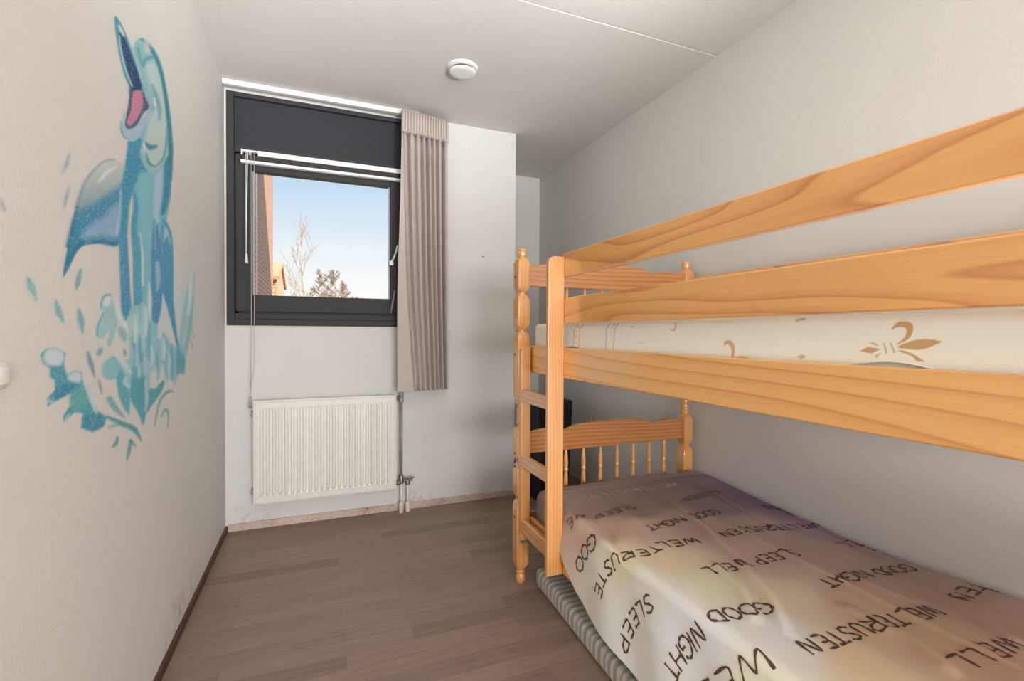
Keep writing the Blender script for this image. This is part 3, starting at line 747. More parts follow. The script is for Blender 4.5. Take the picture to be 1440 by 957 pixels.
def lower_sheet():
    ys = np.concatenate([np.linspace(2.045, 1.99, 8), np.arange(1.98, .30, -.007), np.arange(.28, .03, -.04)])
    K = 220; V = np.zeros((len(ys), K, 3)); tt = np.linspace(0, 1, K)
    for i, y in enumerate(ys): V[i] = sheet_pos(tt*sheet_smax(y), np.full(K, y))
    verts = V.reshape(-1, 3); F = []; n = len(ys)
    for i in range(n-1):
        for j in range(K-1): F.append((i*K+j, i*K+j+1, (i+1)*K+j+1, (i+1)*K+j))
    # head-end flap hanging down to the slats
    base = len(verts); hv = [(x, min(2.052, y+.004), z-.10) for x, y, z in V[0]]; 
    hv = [(x, y, max(.285, z)) for x, y, z in hv]
    verts = np.concatenate([verts, np.array(hv)])
    for j in range(K-1): F.append((j, base+j, base+j+1, j+1))
    mi = [0]*len(F); cols = None
    allv = [verts]; off = len(verts)
    # lettering, reading towards the front edge
    write('WELTERUSTEN', [(953, 681), (893, 689), (833, 699)], .040, 2, .0050)
    write('SLEEP WE', [(893, 712), (845, 724), (800, 742)], .040, 3)
    write('SLEEP', [(1010, 690), (985, 697), (958, 703)], .036, 3)
    write('GOOD NIGHT', [(1011, 719), (965, 728), (909, 743)], .046)
    write('WELTERUSTE', [(982, 760), (940, 765), (905, 777), (865, 789), (848, 808), (840, 840)], .045)
    write('GOO', [(838, 760), (825, 770), (812, 800)], .048)
    write('WELTERUSTEN', [(1152, 734), (1090, 742), (1015, 752)], .044, 4)
    write('TERUS', [(1126, 714), (1100, 713), (1072, 712)], .036, 4)
    write('SLEEP WELL', [(1119, 777), (1060, 790), (992, 805)], .046)
    write('GOOD NIGHT', [(1282, 797), (1225, 806), (1158, 822)], .046)
    write('WEL', [(1238, 763), (1210, 764), (1180, 766)], .040)
    write('STEN', [(1412, 830), (1380, 834), (1345, 842)], .044)
    write('WELTERUSTEN', [(1314, 857), (1230, 878), (1130, 911)], .048)
    write('GOOD NIGHT', [(1082, 850), (1035, 862), (985, 884), (952, 925), (942, 952)], .050)
    write('SLEEP', [(917, 846), (897, 862), (884, 885), (876, 915)], .046)
    write('SLEEP WELL', [(1530, 872), (1440, 900), (1345, 935)], .048)
    write('WEL', [(1086, 926), (1046, 946), (985, 985)], .055)
    write('GOOD NIGHT', [(1500, 990), (1400, 1010), (1300, 1050)], .05)
    write('SLEEP', [(1240, 990), (1180, 1005), (1110, 1030)], .05)
    for A, B, slot in INK:
        def P(q):
            c = sheet_pos(q[:, 0], q[:, 1]); e = 1e-3
            a = sheet_pos(q[:, 0]+e, q[:, 1])-c; b = sheet_pos(q[:, 0], q[:, 1]+e)-c
            nrm = np.cross(a, b); nrm /= np.linalg.norm(nrm, axis=1, keepdims=True)
            sg = np.sign(nrm[:, 2:3]*1.0 + (-nrm[:, 0:1])*.6); return c + nrm*sg*.0016
        m_ = len(A); vv = np.concatenate([P(A), P(B)]); allv.append(vv)
        for i in range(m_-1): F.append((off+i, off+i+1, off+m_+i+1, off+m_+i)); mi.append(slot)
        off += 2*m_
    o = newobj('bed_sheet', np.concatenate(allv), F, None, None, True,
               [M['sheet_print'], M['sheet_ink'], M['sheet_ink_pale'], M['sheet_ink_faint'], M['sheet_ink_plum']], mi)
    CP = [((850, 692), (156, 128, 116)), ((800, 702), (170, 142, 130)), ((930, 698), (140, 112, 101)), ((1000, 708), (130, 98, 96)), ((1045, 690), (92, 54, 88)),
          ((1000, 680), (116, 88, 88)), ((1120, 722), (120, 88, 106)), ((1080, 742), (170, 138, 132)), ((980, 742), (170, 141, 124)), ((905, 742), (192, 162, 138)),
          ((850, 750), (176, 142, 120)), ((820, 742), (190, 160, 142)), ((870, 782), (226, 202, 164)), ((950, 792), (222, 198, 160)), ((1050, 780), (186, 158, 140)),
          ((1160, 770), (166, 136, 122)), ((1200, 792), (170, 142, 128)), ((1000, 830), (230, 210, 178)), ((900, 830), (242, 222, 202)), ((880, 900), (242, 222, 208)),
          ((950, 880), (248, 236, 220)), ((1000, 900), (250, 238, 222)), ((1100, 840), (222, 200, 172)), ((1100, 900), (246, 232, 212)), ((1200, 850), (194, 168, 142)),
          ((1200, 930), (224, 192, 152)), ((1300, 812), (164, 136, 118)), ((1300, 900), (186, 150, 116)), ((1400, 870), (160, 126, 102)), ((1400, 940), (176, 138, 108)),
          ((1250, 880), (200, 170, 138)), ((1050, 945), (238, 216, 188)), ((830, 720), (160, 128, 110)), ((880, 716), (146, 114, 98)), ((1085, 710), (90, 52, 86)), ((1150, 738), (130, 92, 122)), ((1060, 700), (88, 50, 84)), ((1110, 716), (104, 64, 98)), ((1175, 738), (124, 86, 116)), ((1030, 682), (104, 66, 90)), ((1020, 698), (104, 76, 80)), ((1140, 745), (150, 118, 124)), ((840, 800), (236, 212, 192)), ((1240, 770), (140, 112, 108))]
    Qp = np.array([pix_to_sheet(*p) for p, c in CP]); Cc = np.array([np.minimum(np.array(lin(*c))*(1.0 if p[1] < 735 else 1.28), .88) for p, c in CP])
    SS = np.zeros((len(ys), K)); YY = np.zeros((len(ys), K))
    for i, y in enumerate(ys): SS[i] = tt*sheet_smax(y); YY[i] = y
    sj = SS.ravel(); yj = YY.ravel()
    ws = sj + .012*np.sin(yj*17+sj*9)+.01*np.sin(sj*23-yj*6); wy = yj + .012*np.sin(sj*19+2)+.008*np.sin(yj*31+sj*13)
    d2 = (ws[:, None]-Qp[None, :, 0])**2+(wy[:, None]-Qp[None, :, 1])**2
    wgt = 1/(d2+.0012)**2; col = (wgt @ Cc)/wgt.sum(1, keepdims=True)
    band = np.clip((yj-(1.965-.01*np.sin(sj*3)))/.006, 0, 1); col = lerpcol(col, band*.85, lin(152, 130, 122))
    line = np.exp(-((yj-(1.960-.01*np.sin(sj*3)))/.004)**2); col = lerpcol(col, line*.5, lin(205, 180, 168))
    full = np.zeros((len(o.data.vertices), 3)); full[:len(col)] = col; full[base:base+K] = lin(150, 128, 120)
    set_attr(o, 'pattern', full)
    return o
ls_ = lower_sheet()
tag(ls_, 'brown, cream and purple sheet printed with good night wishes, draped over the lower bunk', 'bed sheet')

# ------------------------------------------------------------------ striped mattress on the floor under the bed
def floor_mattress():
    mb = MB().box(0, .90, -1.66, 0, 0.002, .086, .022)
    o = mb.build('folding_mattress', M['stripe'], None, True)
    wn = o.modifiers.new('weighted', 'WEIGHTED_NORMAL'); wn.weight = 100; o.location = (.942, 2.035, 0); o.rotation_euler = (0, 0, math.radians(-2.6)); return o
tag(floor_mattress(), 'thin grey and beige striped mattress lying on the floor under the bunk bed', 'mattress')

# ------------------------------------------------------------------ curtain, rail, blind
def curtain():
    root = empty('curtain', (.65, 3.13, .80), 'short taupe pleated curtain drawn to the right side of the window', 'curtain')
    x0, x1 = .478, .826
    def sec(z, head):
        n = 400; out = []; f = (z-.80)/(2.55-.80)
        for i in range(n+1):
            t = i/n
            xl = x0+.022*f-.02*math.exp(-((f-.35)/.3)**2)*.6; xr = x1-.012*f
            x = xl+(xr-xl)*t
            if head:
                c = (t*17) % 1.0; d = min(c, 1-c); y = 3.098+.062*t*t - .006*(1-(2*c-1)**2) + .014*math.exp(-(d/.13)**2)
            else:
                k = .30*(1-f)**1.2                 # first wide flat panel near the bottom
                q = 0 if t < k else (t-k)/(1-k)
                w_ = q*8 + .12*math.sin(q*9+f*1.5); c = w_ % 1.0; d = min(c, 1-c)
                amp = (.060+.012*math.sin(math.floor(w_+.5)*2.1))*(1 if q > 0 else 0)*(1-.45*max(0, (f-.85)/.15))
                y = 3.100+.058*t*t - .011*(1-(2*c-1)**2)*(1 if q > 0 else 0) + amp*math.exp(-(d/.12)**2) + .006*math.sin(t*5+f*3)*(1-f)
                if q > 0: x += .006*math.sin(2*PI*c)
            out.append((x, y, z))
        return out
    zs = [.800, .803] + list(np.linspace(.82, 2.44, 30)); rows = [sec(z, False) for z in zs]
    n = len(rows[0]); v = [p for r in rows for p in r]
    F = [(i*n+j, i*n+j+1, (i+1)*n+j+1, (i+1)*n+j) for i in range(len(rows)-1) for j in range(n-1)]
    o = newobj('drape', v, F, M['curtain'], root, True)
    md = o.modifiers.new('thick', 'SOLIDIFY'); md.thickness = .002; md.offset = 0
    hz = [(2.435, .3), (2.445, .9), (2.46, 1), (2.52, 1), (2.572, 1)]; rows = []
    for z, k in hz:
        a = sec(z, True); b = sec(2.44, False)
        rows.append([(p[0]*k+q[0]*(1-k), p[1]*k+q[1]*(1-k)-.004, z) for p, q in zip(a, b)])
    v = [p for r in rows for p in r]
    F = [(i*n+j, i*n+j+1, (i+1)*n+j+1, (i+1)*n+j) for i in range(len(rows)-1) for j in range(n-1)]
    o2 = newobj('header_tape', v, F, M['curtain'], root, True)
    md = o2.modifiers.new('thick', 'SOLIDIFY'); md.thickness = .004; md.offset = 0
curtain()
cr_ = MB().box(XL+.002, .62, 3.165, 3.200, 2.578, 2.600, .003).box(XL+.002, .62, 3.175, 3.190, 2.598, 2.61).build('curtain_rail', M['white'])
tag(cr_, 'white curtain rail along the ceiling above the window', 'curtain rail')

bl = empty('venetian_blind', (.05, 3.235, 2.17), 'raised dark venetian blind with white head and bottom rails across the window', 'blind')
hb = MB().box(-.405, .535, 3.212, 3.240, 2.226, 2.236, .001).box(-.405, -.396, 3.210, 3.240, 2.205, 2.238, .001).box(-.362, -.355, 3.210, 3.236, 2.206, 2.232).box(-.318, .535, 3.208, 3.240, 2.208, 2.237, .002)
hb.build('head_rail', M['plastic'], bl)
sl = MB()
for i in range(9): sl.box(-.400, .532, 3.207, 3.238, 2.180+i*.0030, 2.1815+i*.0030)
sl.build('slat_stack', M['stack'], bl)
MB().box(-.408, .532, 3.206, 3.240, 2.160, 2.176, .003).build('bottom_rail', M['plastic'], bl)
MB().tube([(-.378, 3.205, 2.22), (-.3785, 3.203, 1.9), (-.379, 3.203, 1.62)], .0022, 6).tube([(-.369, 3.205, 2.22), (-.3755, 3.203, 1.9), (-.377, 3.203, 1.62)], .0022, 6).build('lift_cord', M['plastic'], bl, True)
MB().lathe((-.378, 3.203, 1.575), [(.010, 0), (.0095, .012), (.006, .05), (.003, .058)], 10).build('cord_weight', M['plastic'], bl, True)
MB().tube([(-.352, 3.205, 2.22), (-.352, 3.2, 1.7), (-.352, 3.195, 1.2), (-.356, 3.18, .80)], .0016, 6).tube([(-.336, 3.205, 2.22), (-.334, 3.2, 1.7), (-.337, 3.195, 1.2), (-.334, 3.19, .98), (-.354, 3.18, .85), (-.357, 3.18, .79)], .0016, 6).build('tilt_cord', M['cord'], bl, True)
MB().tube([(-.357, 3.18, .80), (-.357, 3.18, .73)], [.006, .0075], 8).build('cord_weight', M['bead'], bl, True)

# ------------------------------------------------------------------ radiator
def radiator():
    root = empty('radiator', (.07, 3.2, 0), 'white ribbed panel radiator under the window with exposed grey pipes', 'radiator')
    x0, x1, z0, z1, yf, yb = -.342, .478, .164, .774, 3.168, 3.212
    MB().box(x0, x1, yf+.004, yb, z0, z1, .004).build('panel', M['rad'], root)
    # fluted front sheet
    n = 23; xs = []; p = (x1-x0-.06)/n
    rim = [(x0, .0), (x0+.006, -.002), (x0+.010, -.002), (x0+.013, .002), (x0+.03, .002)]
    prof = []
    for i in range(n):
        a = x0+.03+i*p; prof += [(a, .006), (a+p*.10, .006), (a+p*.24, -.005), (a+p*.64, -.005), (a+p*.78, .006)]
    prof = rim+prof+[(x1-.03, .002), (x1-.013, .002), (x1-.010, -.002), (x1-.006, -.002), (x1, .0)]
    zs = [(z0, 0, .0), (z0+.006, 0, -.002), (z0+.009, 0, -.003), (z0+.012, 0, .004), (z0+.045, 0, .002), (z0+.060, 1, 0), (z1-.060, 1, 0), (z1-.045, 0, .002), (z1-.013, 0, .002), (z1-.010, 0, -.002), (z1-.006, 0, -.002), (z1, 0, 0)]
    v, F = [], []; m_ = len(prof)
    for z, k, f in zs:
        for x, d in prof:
            edge = x < x0+.0131 or x > x1-.0131
            dd = d if (k or edge) else f
            if edge and not k and f != .002: dd = max(d, f) if f == 0 else min(d, f)
            v.append((x, yf+dd, z))
    for i in range(len(zs)-1):
        for j in range(m_-1): F.append((i*m_+j, i*m_+j+1, (i+1)*m_+j+1, (i+1)*m_+j))
    newobj('front_sheet', v, F, M['rad'], root, False)
    for z in (z0+.05, z1-.10): MB().box(x0-.014, x0+.004, 3.200, 3.2485, z, z+.035, .002).build('bracket', M['pipe'], root)
    for z in (z0+.012, z1-.045):
        MB().tube([(x1-.004, 3.195, z+.02), (x1+.030, 3.195, z+.02)], .011, 10).lathe((x1+.006, 3.195, z+.02), [(.014, 0), (.014, .010)], 6, 'x').build('union_nut', M['metal'], root, True, sharp=40)
    xp = x1+.036
    MB().tube([(xp, 3.195, z1-.028), (xp, 3.195, .235)], .0085, 12).build('riser_pipe', M['pipe'], root, True)
    MB().lathe((xp, 3.195, z1-.052), [(.012, 0), (.016, .004), (.016, .030), (.012, .036)], 14).lathe((xp, 3.195, z1-.016), [(.013, 0), (.0145, .004), (.0145, .034), (.011, .040)], 14).build('valve', M['pipe'], root, True, sharp=40)
    vb = MB().lathe((xp, 3.195, .190), [(.012, 0), (.016, .004), (.016, .05), (.011, .058)], 14)
    vb.tube([(xp-.02, 3.195, .205), (xp+.075, 3.195, .212)], .009, 10).lathe((xp+.042, 3.195, .178), [(.010, 0), (.015, .004), (.015, .03), (.010, .036)], 14)
    vb.tube([(xp+.03, 3.19, .222), (xp+.085, 3.18, .226)], .005, 8)
    vb.build('valve_block', M['metal'], root, True, sharp=40)
    for dx in (0, .042):
        MB().tube([(xp+dx, 3.195, .19), (xp+dx, 3.195, .05)], .0065, 10).build('floor_pipe', M['white'], root, True)
        MB().lathe((xp+dx, 3.195, 0.0), [(.0135, 0), (.015, .004), (.015, .062), (.011, .068)], 14).build('pipe_sleeve', M['skirt_cream'], root, True, sharp=40)
M['skirt_cream'] = plain('cream_pipe_sleeve', lin(222, 208, 190), 0.6, 0, .1)
radiator()

# ------------------------------------------------------------------ small things
av = empty('air_vent', (.735, 2.555, ZC), 'round white ventilation valve on the ceiling', 'air vent')
MB().lathe((.735, 2.555, ZC-.010), [(.066, 0), (.076, .001), (.083, .006), (.084, .010)], 40).build('rim', M['plastic'], av, True, sharp=40)
MB().lathe((.735, 2.555, ZC-.026), [(.058, 0), (.058, .020)], 32).build('throat', M['dark'], av, True, sharp=40)
MB().lathe((.735, 2.555, ZC-.034), [(.040, 0), (.064, .0015), (.071, .006), (.072, .010), (.068, .012)], 40).build('disc', M['plastic'], av, True, sharp=60)

sw = empty('wall_switch', (XL, 1.055, 1.098), 'white rounded switch on the left wall at the left edge of the photo', 'switch')
MB().box(XL, XL+.006, 1.030, 1.092, 1.074, 1.118, .003).build('cover_plate', M['plastic'], sw, True, sharp=50)
MB().box(XL+.005, XL+.013, 1.040, 1.084, 1.080, 1.112, .004).build('rocker', M['plastic'], sw, True, sharp=50)
nl = MB().tube([(1.088, 3.252, 1.712), (1.088, 3.238, 1.714)], [.0025, .0035], 8).build('nail', M['hole'], None, True)
tag(nl, 'small dark nail in the wall between the curtain and the bunk bed', 'nail')

sp = empty('cabinet', (1.50, 3.05, 0), 'tall black cabinet standing behind the ladder end of the bunk bed', 'cabinet')
MB().prism([(1.43, .0), (1.645, .0), (1.676, .703), (1.405, .703)], 'y', 3.0, 3.30, .006).build('body', M['black'], sp)
MB().prism([(1.452, .03), (1.625, .03), (1.655, .672), (1.428, .672)], 'y', 2.988, 3.001, .004).build('front_panel', M['cable'], sp)
def cable_heap():
    R = random.Random(3); mb = MB()
    for k in range(5):
        c = (1.70+R.uniform(-.04, .04), 2.86+R.uniform(-.05, .05)); pts = []
        for i in range(28):
            a = i/27*2*PI*1.6+k; r = .055+.028*math.sin(i*.9+k)
            pts.append((c[0]+r*math.cos(a), c[1]+r*math.sin(a)*.8, .008+.022*k+.015*abs(math.sin(i*.7+k))))
        mb.tube(smooth_path(pts, 3), .0055, 7)
    o = mb.build('cable', M['cable'], None, True); tag(o, 'tangle of black cable on the floor beside the black cabinet', 'cable')
cable_heap()

# ------------------------------------------------------------------ leaping dolphin painted on the left wall
def mural():
    ya, yb, za, zb = 1.02, 2.60, .76, 2.32
    dy, dz = .0055, .0032
    Y = np.arange(ya, yb, dy); Z = np.arange(za, zb, dz)
    yy, zz = np.meshgrid(Y, Z, indexing='ij'); P = np.stack([np.full(yy.shape, XL+.0005), yy, zz], -1)
    U, V = proj(P)
    R = np.random.RandomState(5); nz = R.rand(*U.shape); nz2 = R.rand(*U.shape)
    wall = np.array(WALLC); col = np.zeros(U.shape+(3,)) + wall; alpha = np.zeros(U.shape)
    def put(k, c, spark=0.0, white=(228, 240, 244)):
        nonlocal col, alpha
        cc = np.zeros(col.shape) + (np.array(lin(*c)) if not isinstance(c, np.ndarray) else c)
        if spark: cc = lerpcol(cc, (nz < spark)*(.06+.20*nz2), lin(*white))
        col = col*(1-k[..., None]) + cc*k[..., None]; alpha = np.maximum(alpha, k)
    def grad(u0, v0, u1, v1, c0, c1):
        t = np.clip(((U-u0)*(u1-u0)+(V-v0)*(v1-v0))/((u1-u0)**2+(v1-v0)**2), 0, 1)[..., None]
        return np.array(lin(*c0))*(1-t)+np.array(lin(*c1))*t
    A = lambda L: [(80+x/4.783, 10+y/4.783) for x, y in L]
    B = lambda L: [(70+x/4.35, 180+y/4.35) for x, y in L]
    K = lambda L: [(130+x/4.1625, 370+y/4.1625) for x, y in L]
    D = lambda L: [(30+x/3.19, 360+y/3.19) for x, y in L]
    def poly(L, soft=1.2, a=1.0, sm=True): return poly_cover(smooth_poly(L) if sm else L, U, V, soft)*a
    def stroke(L, wd, soft=1.0, a=1.0): 
        wd = np.interp(np.linspace(0, 1, (len(L)-1)*6+1), np.linspace(0, 1, len(wd)), wd) if hasattr(wd, '__len__') else wd
        return stroke_cover(smooth_path(L), wd, U, V, soft)*a
    TEAL, DTEAL, NAVY, BLUE, SKYB, PALE = (70, 158, 172), (46, 128, 152), (44, 70, 112), (78, 146, 186), (130, 190, 206), (196, 214, 212)
    # ---- spray behind the body
    put(poly(B([(760, 780), (800, 830), (830, 900), (790, 960), (760, 1300), (720, 1300), (730, 900)]), 6, .35), (210, 230, 232), .2)
    for x0, y0, x1, y1, wd, c in ((540, 30, 520, 480, 4, (190, 224, 226)), (600, 40, 540, 500, 3.2, (150, 204, 208)), (560, 120, 510, 500, 4, (140, 200, 206)), (590, 200, 545, 520, 3, (126, 192, 196)), (500, 90, 500, 300, 3, (206, 226, 230)), (575, 60, 560, 300, 2.4, (220, 236, 238))):
        put(stroke(K([(x0, y0), ((x0+x1)/2+6, (y0+y1)/2), (x1, y1)]), [.3, wd, wd*.7], 1.6, .75), c, .25)
    # ---- left flipper
    fin = B([(482, 205), (430, 205), (380, 190), (320, 205), (260, 265), (205, 350), (165, 460), (140, 590), (115, 700), (85, 860), (84, 910), (120, 850), (165, 760), (215, 715), (300, 706), (420, 712), (440, 560), (460, 400)])
    put(poly(fin, 1.4), grad(125, 232, 140, 330, (205, 210, 206), DTEAL), .10)
    put(poly(B([(190, 500), (300, 440), (420, 360), (440, 380), (430, 700), (300, 690), (210, 690), (150, 740), (100, 860), (120, 700), (150, 560)]), 5, .9), (66, 146, 178), .16)
    put(poly(B([(230, 610), (330, 540), (415, 470), (425, 660), (330, 660), (200, 670)]), 5, .8), (150, 182, 214), .38)
    put(stroke(B([(165, 480), (205, 350), (265, 262), (330, 205), (395, 192)]), [3.2, 2.0, 1.6, 1.2], 1.6, .7), (140, 160, 172))
    put(stroke(B([(110, 720), (140, 590), (168, 480)]), [3.5, 3, 2], 1.6, .8), DTEAL, .1)
    put(stroke(B([(300, 330), (350, 270), (410, 235)]), [1.5, 3.2, 1], 1.5, .8), (226, 228, 226))
    put(stroke(B([(88, 890), (120, 800), (160, 735), (215, 708), (300, 700), (420, 702)]), [.8, 3.0, 3.2, 2, 1.8, 1.8], 1.2, .85), (52, 132, 160), .1)
    # ---- body
    body = B([(482, 60), (480, 130), (455, 250), (430, 380), (425, 700), (432, 960), (436, 1180), (470, 1180), (486, 960), (470, 700), (486, 500), (506, 370), (515, 450), (504, 600), (512, 960), (515, 1210), (560, 1210), (700, 1300), (760, 1000), (745, 640), (716, 560), (740, 420), (742, 200), (735, 0), (640, -60), (540, -40)])
    put(poly(body, 1.2, 1, False), (122, 190, 206), .10)
    put(poly(B([(480, 60), (560, 60), (620, 190), (600, 260), (545, 300), (510, 370), (485, 480), (470, 700), (486, 960), (470, 1150), (440, 1150), (424, 700), (432, 370), (460, 240)]), 2.2, .95, False), (66, 150, 184), .18)
    put(stroke(B([(436, 380), (428, 520), (412, 640)]), [1, 2.2, 3], 1.6, .7), (178, 200, 224), .3)
    put(stroke(B([(508, 380), (525, 480), (512, 620), (530, 800), (532, 960), (548, 1120)]), [1.5, 4, 4, 5, 5, 5], 1.6, .9), (76, 158, 182), .12)
    put(stroke(B([(575, 300), (590, 500), (600, 700), (598, 900), (605, 1060)]), [8, 9, 8, 7, 5], 3.5, .8), (138, 198, 208), .05)
    put(stroke(B([(556, 640), (568, 800), (570, 960)]), [.6, 1.6, 1.2], .9, .9), (214, 222, 220))
    put(stroke(B([(665, 260), (660, 400), (652, 540), (655, 700), (660, 960)]), [6, 6, 4, 4, 4], 2.6, .85), (176, 204, 224), .42)
    put(stroke(B([(712, 20), (722, 200), (715, 400), (690, 520)]), [3, 5, 5, 3], 1.8, .95), (60, 142, 174), .12)
    put(stroke(B([(640, 560), (632, 760), (640, 900), (640, 1180)]), [1.5, 2.5, 4.5, 3.5], 1.6, .9), (72, 146, 186), .2)
    put(stroke(B([(690, 560), (735, 640), (748, 760), (748, 950)]), [1.2, 1.6, 1.8, 2], 1.2, .9), (82, 160, 182))
    put(stroke(B([(710, 620), (720, 760), (728, 940)]), [2, 4.5, 4.5], 2.4, .8), (184, 214, 218), .1)
    put(stroke(B([(690, 600), (680, 760), (690, 960), (700, 1060)]), [2, 3, 5, 4], 2, .8), (92, 164, 192), .12)
    # fluke streams further down
    put(poly(K([(163, -150), (205, -150), (212, -20), (222, 180), (232, 260), (215, 310), (195, 330), (185, 220), (168, 100)]), 1.2, 1, False), (82, 150, 186), .22)
    put(poly(K([(240, -150), (275, -150), (285, -20), (282, 120), (288, 230), (265, 260), (240, 250)]), 1.3, 1, False), (88, 166, 192), .18)
    put(poly(K([(372, -230), (385, -230), (408, -40), (410, 130), (405, 250), (392, 345), (370, 352), (358, 340), (356, 150)]), 1.3, 1, False), (84, 150, 190), .26)
    put(stroke(K([(380, 0), (385, 90), (378, 160)]), [3, 3.5, 1], 1.8, .6), (190, 212, 226), .4)
    put(poly(K([(412, -120), (440, -160), (470, -40), (468, 100), (478, 260), (500, 450), (512, 500), (495, 490), (462, 360), (440, 260), (412, 150)]), 1.3, 1, False), (82, 158, 196), .16)
    put(poly(K([(412, 180), (438, 270), (465, 390), (480, 470), (440, 440), (385, 360), (405, 260)]), 1.5, .95, False), (214, 222, 222))
    # ---- head
    put(poly(A([(520, 250), (560, 205), (620, 235), (680, 320), (720, 440), (745, 600), (765, 760), (770, 960), (740, 1010), (690, 1100), (640, 1130), (560, 1000), (600, 800), (640, 650), (600, 560), (560, 420), (530, 330)]), 1.2), (150, 196, 202), .06)
    put(poly(A([(600, 400), (650, 375), (690, 450), (720, 600), (740, 800), (735, 960), (690, 1060), (640, 1080), (590, 980), (600, 860), (640, 700), (670, 620), (630, 520)]), 3.5, .85), (196, 212, 208), .04)
    put(stroke(A([(570, 215), (640, 290), (690, 400), (725, 560), (752, 760), (766, 960), (766, 1160)]), [1, 2.6, 2.6, 2.6, 3.2, 3.6, 1.5], 1.3, .95), (58, 136, 152), .08)
    put(stroke(A([(580, 400), (600, 350), (650, 335)]), [1.5, 3.2, 2], 1.8, .8), (98, 160, 176))
    put(stroke(A([(600, 235), (610, 290)]), [3, 4], 2.5, .8), (206, 210, 208))
    put(stroke(A([(545, 270), (555, 330), (575, 390)]), [2.2, 2.8, 2], 1.8, .7), (104, 150, 166), .1)
    put(stroke(A([(640, 520), (668, 600), (690, 690), (690, 760)]), [1.2, 3.4, 3.4, 1], 2, .8), (112, 166, 180), .2)
    put(stroke(A([(655, 610), (662, 660)]), [1.2, 1.6], 1, .9), (226, 226, 238))
    put(stroke(A([(570, 960), (610, 1010), (650, 1050)]), [1, 2, 1], 1.6, .6), (200, 220, 222))
    # eye and brow (below the jaw line)
    put(stroke(B([(590, 95), (615, 118), (650, 112)]), [2.0, 4.0, 2.2], 1.8, .95), (66, 136, 160), .1)
    put(stroke(B([(575, 95), (583, 125)]), [1.2, 1.6], 1.2, .9), (214, 228, 232))
    put(stroke(B([(590, 160), (610, 215), (640, 235)]), [1.4, 2.2, 1.2], 1.5, .8), (62, 128, 158), .1)
    put(stroke(B([(640, 240), (690, 190), (712, 100), (716, 10)]), [1, 1.6, 1.6, 1.4], 1.2, .8), (96, 162, 172))
    # jaw lip
    put(poly(A([(455, 690), (440, 760), (432, 830), (460, 880), (510, 905), (560, 870), (590, 800), (640, 730), (650, 690), (630, 670), (560, 760), (500, 810), (470, 800), (460, 740)]), 1.5), (168, 196, 208), .22)
    put(stroke(A([(432, 770), (436, 840), (465, 885)]), [.8, 1.4, 1.2], 1, .8), (104, 164, 176))
    # mouth and upper beak
    put(poly(A([(490, 540), (560, 540), (610, 610), (625, 670), (580, 720), (540, 790), (490, 820), (460, 800), (465, 730), (480, 650), (486, 600)]), 1.1), (84, 92, 124), .2)
    put(poly(A([(387, 70), (400, 62), (430, 105), (465, 180), (500, 260), (530, 340), (560, 430), (580, 520), (600, 580), (500, 560), (480, 520), (450, 450), (425, 350), (405, 240), (390, 140)]), 1.0), (84, 158, 172), .06)
    put(stroke(A([(520, 270), (548, 380), (575, 480), (610, 600), (650, 690)]), [1.6, 2.6, 2.8, 3.2, 2.6], 1.3, .9), (146, 186, 196), .15)
    put(poly(A([(415, 180), (440, 175), (480, 260), (520, 370), (555, 470), (570, 550), (505, 560), (480, 480), (455, 390), (435, 290), (420, 220)]), 1.3), (46, 76, 116), .12)
    put(stroke(A([(420, 190), (432, 290), (460, 410), (505, 530)]), [.8, 1.2, 1.4, 1.2], .9, .9), (170, 206, 208))
    put(stroke(A([(418, 125), (435, 160), (450, 190)]), [1.2, 2.2, 1.2], 1.2, .9), (214, 222, 218))
    put(stroke(A([(475, 200), (510, 300), (545, 400), (575, 500)]), [.7, 1.2, 1.2, 1], .9, .8), (176, 206, 212))
    put(poly(A([(520, 562), (568, 572), (580, 640), (570, 690), (540, 745), (500, 795), (472, 785), (478, 745), (500, 690), (505, 620)]), 1.0), (198, 134, 160), .25, (228, 190, 204))
    # ---- splash
    S1 = K([(225, 240), (262, 250), (300, 220), (335, 150), (350, 330), (420, 420), (480, 490), (530, 480), (552, 520), (540, 650), (510, 640), (480, 720), (455, 640), (435, 710), (415, 600), (385, 690), (355, 620), (340, 640), (330, 820), (300, 950), (280, 900), (225, 800), (215, 880), (190, 860), (150, 760), (140, 680), (60, 660), (55, 600), (120, 540), (160, 560), (215, 560), (215, 460), (205, 330)])
    put(poly(S1, 2.0, .9, False), (140, 200, 208), .3)
    for x, y0, y1, wd, c in ((222, 300, 420, 3, PALE), (258, 250, 480, 4, (180, 216, 224)), (292, 230, 520, 3.4, (176, 218, 226)), (330, 110, 330, 3, (214, 232, 236)), (325, 300, 620, 3.6, (110, 180, 194)), (276, 420, 800, 6, (96, 172, 188)), (240, 420, 700, 5, (104, 178, 190)), (352, 340, 560, 3, (150, 206, 214)), (400, 380, 560, 3, (176, 206, 218)), (430, 420, 640, 3.4, (142, 196, 204)), (460, 470, 680, 3, (100, 176, 192)), (375, 520, 680, 3, (112, 182, 190)), (500, 480, 640, 4.5, (84, 162, 184)), (525, 520, 640, 3.2, (74, 160, 172)), (310, 540, 640, 6, (172, 210, 216)), (390, 350, 430, 4, (222, 230, 232)), (245, 300, 460, 2.2, (224, 238, 240)), (310, 250, 420, 2.2, (226, 240, 242)), (268, 560, 700, 2.2, (190, 222, 226)), (345, 480, 600, 2.4, (206, 228, 232)), (415, 440, 560, 2.2, (214, 230, 232)), (445, 520, 640, 2, (206, 224, 226)), (365, 600, 700, 2.4, (214, 222, 220)), (400, 590, 690, 2.6, (214, 222, 220)), (255, 480, 600, 2.4, (176, 216, 222)), (228, 480, 600, 2.2, (170, 212, 218))):
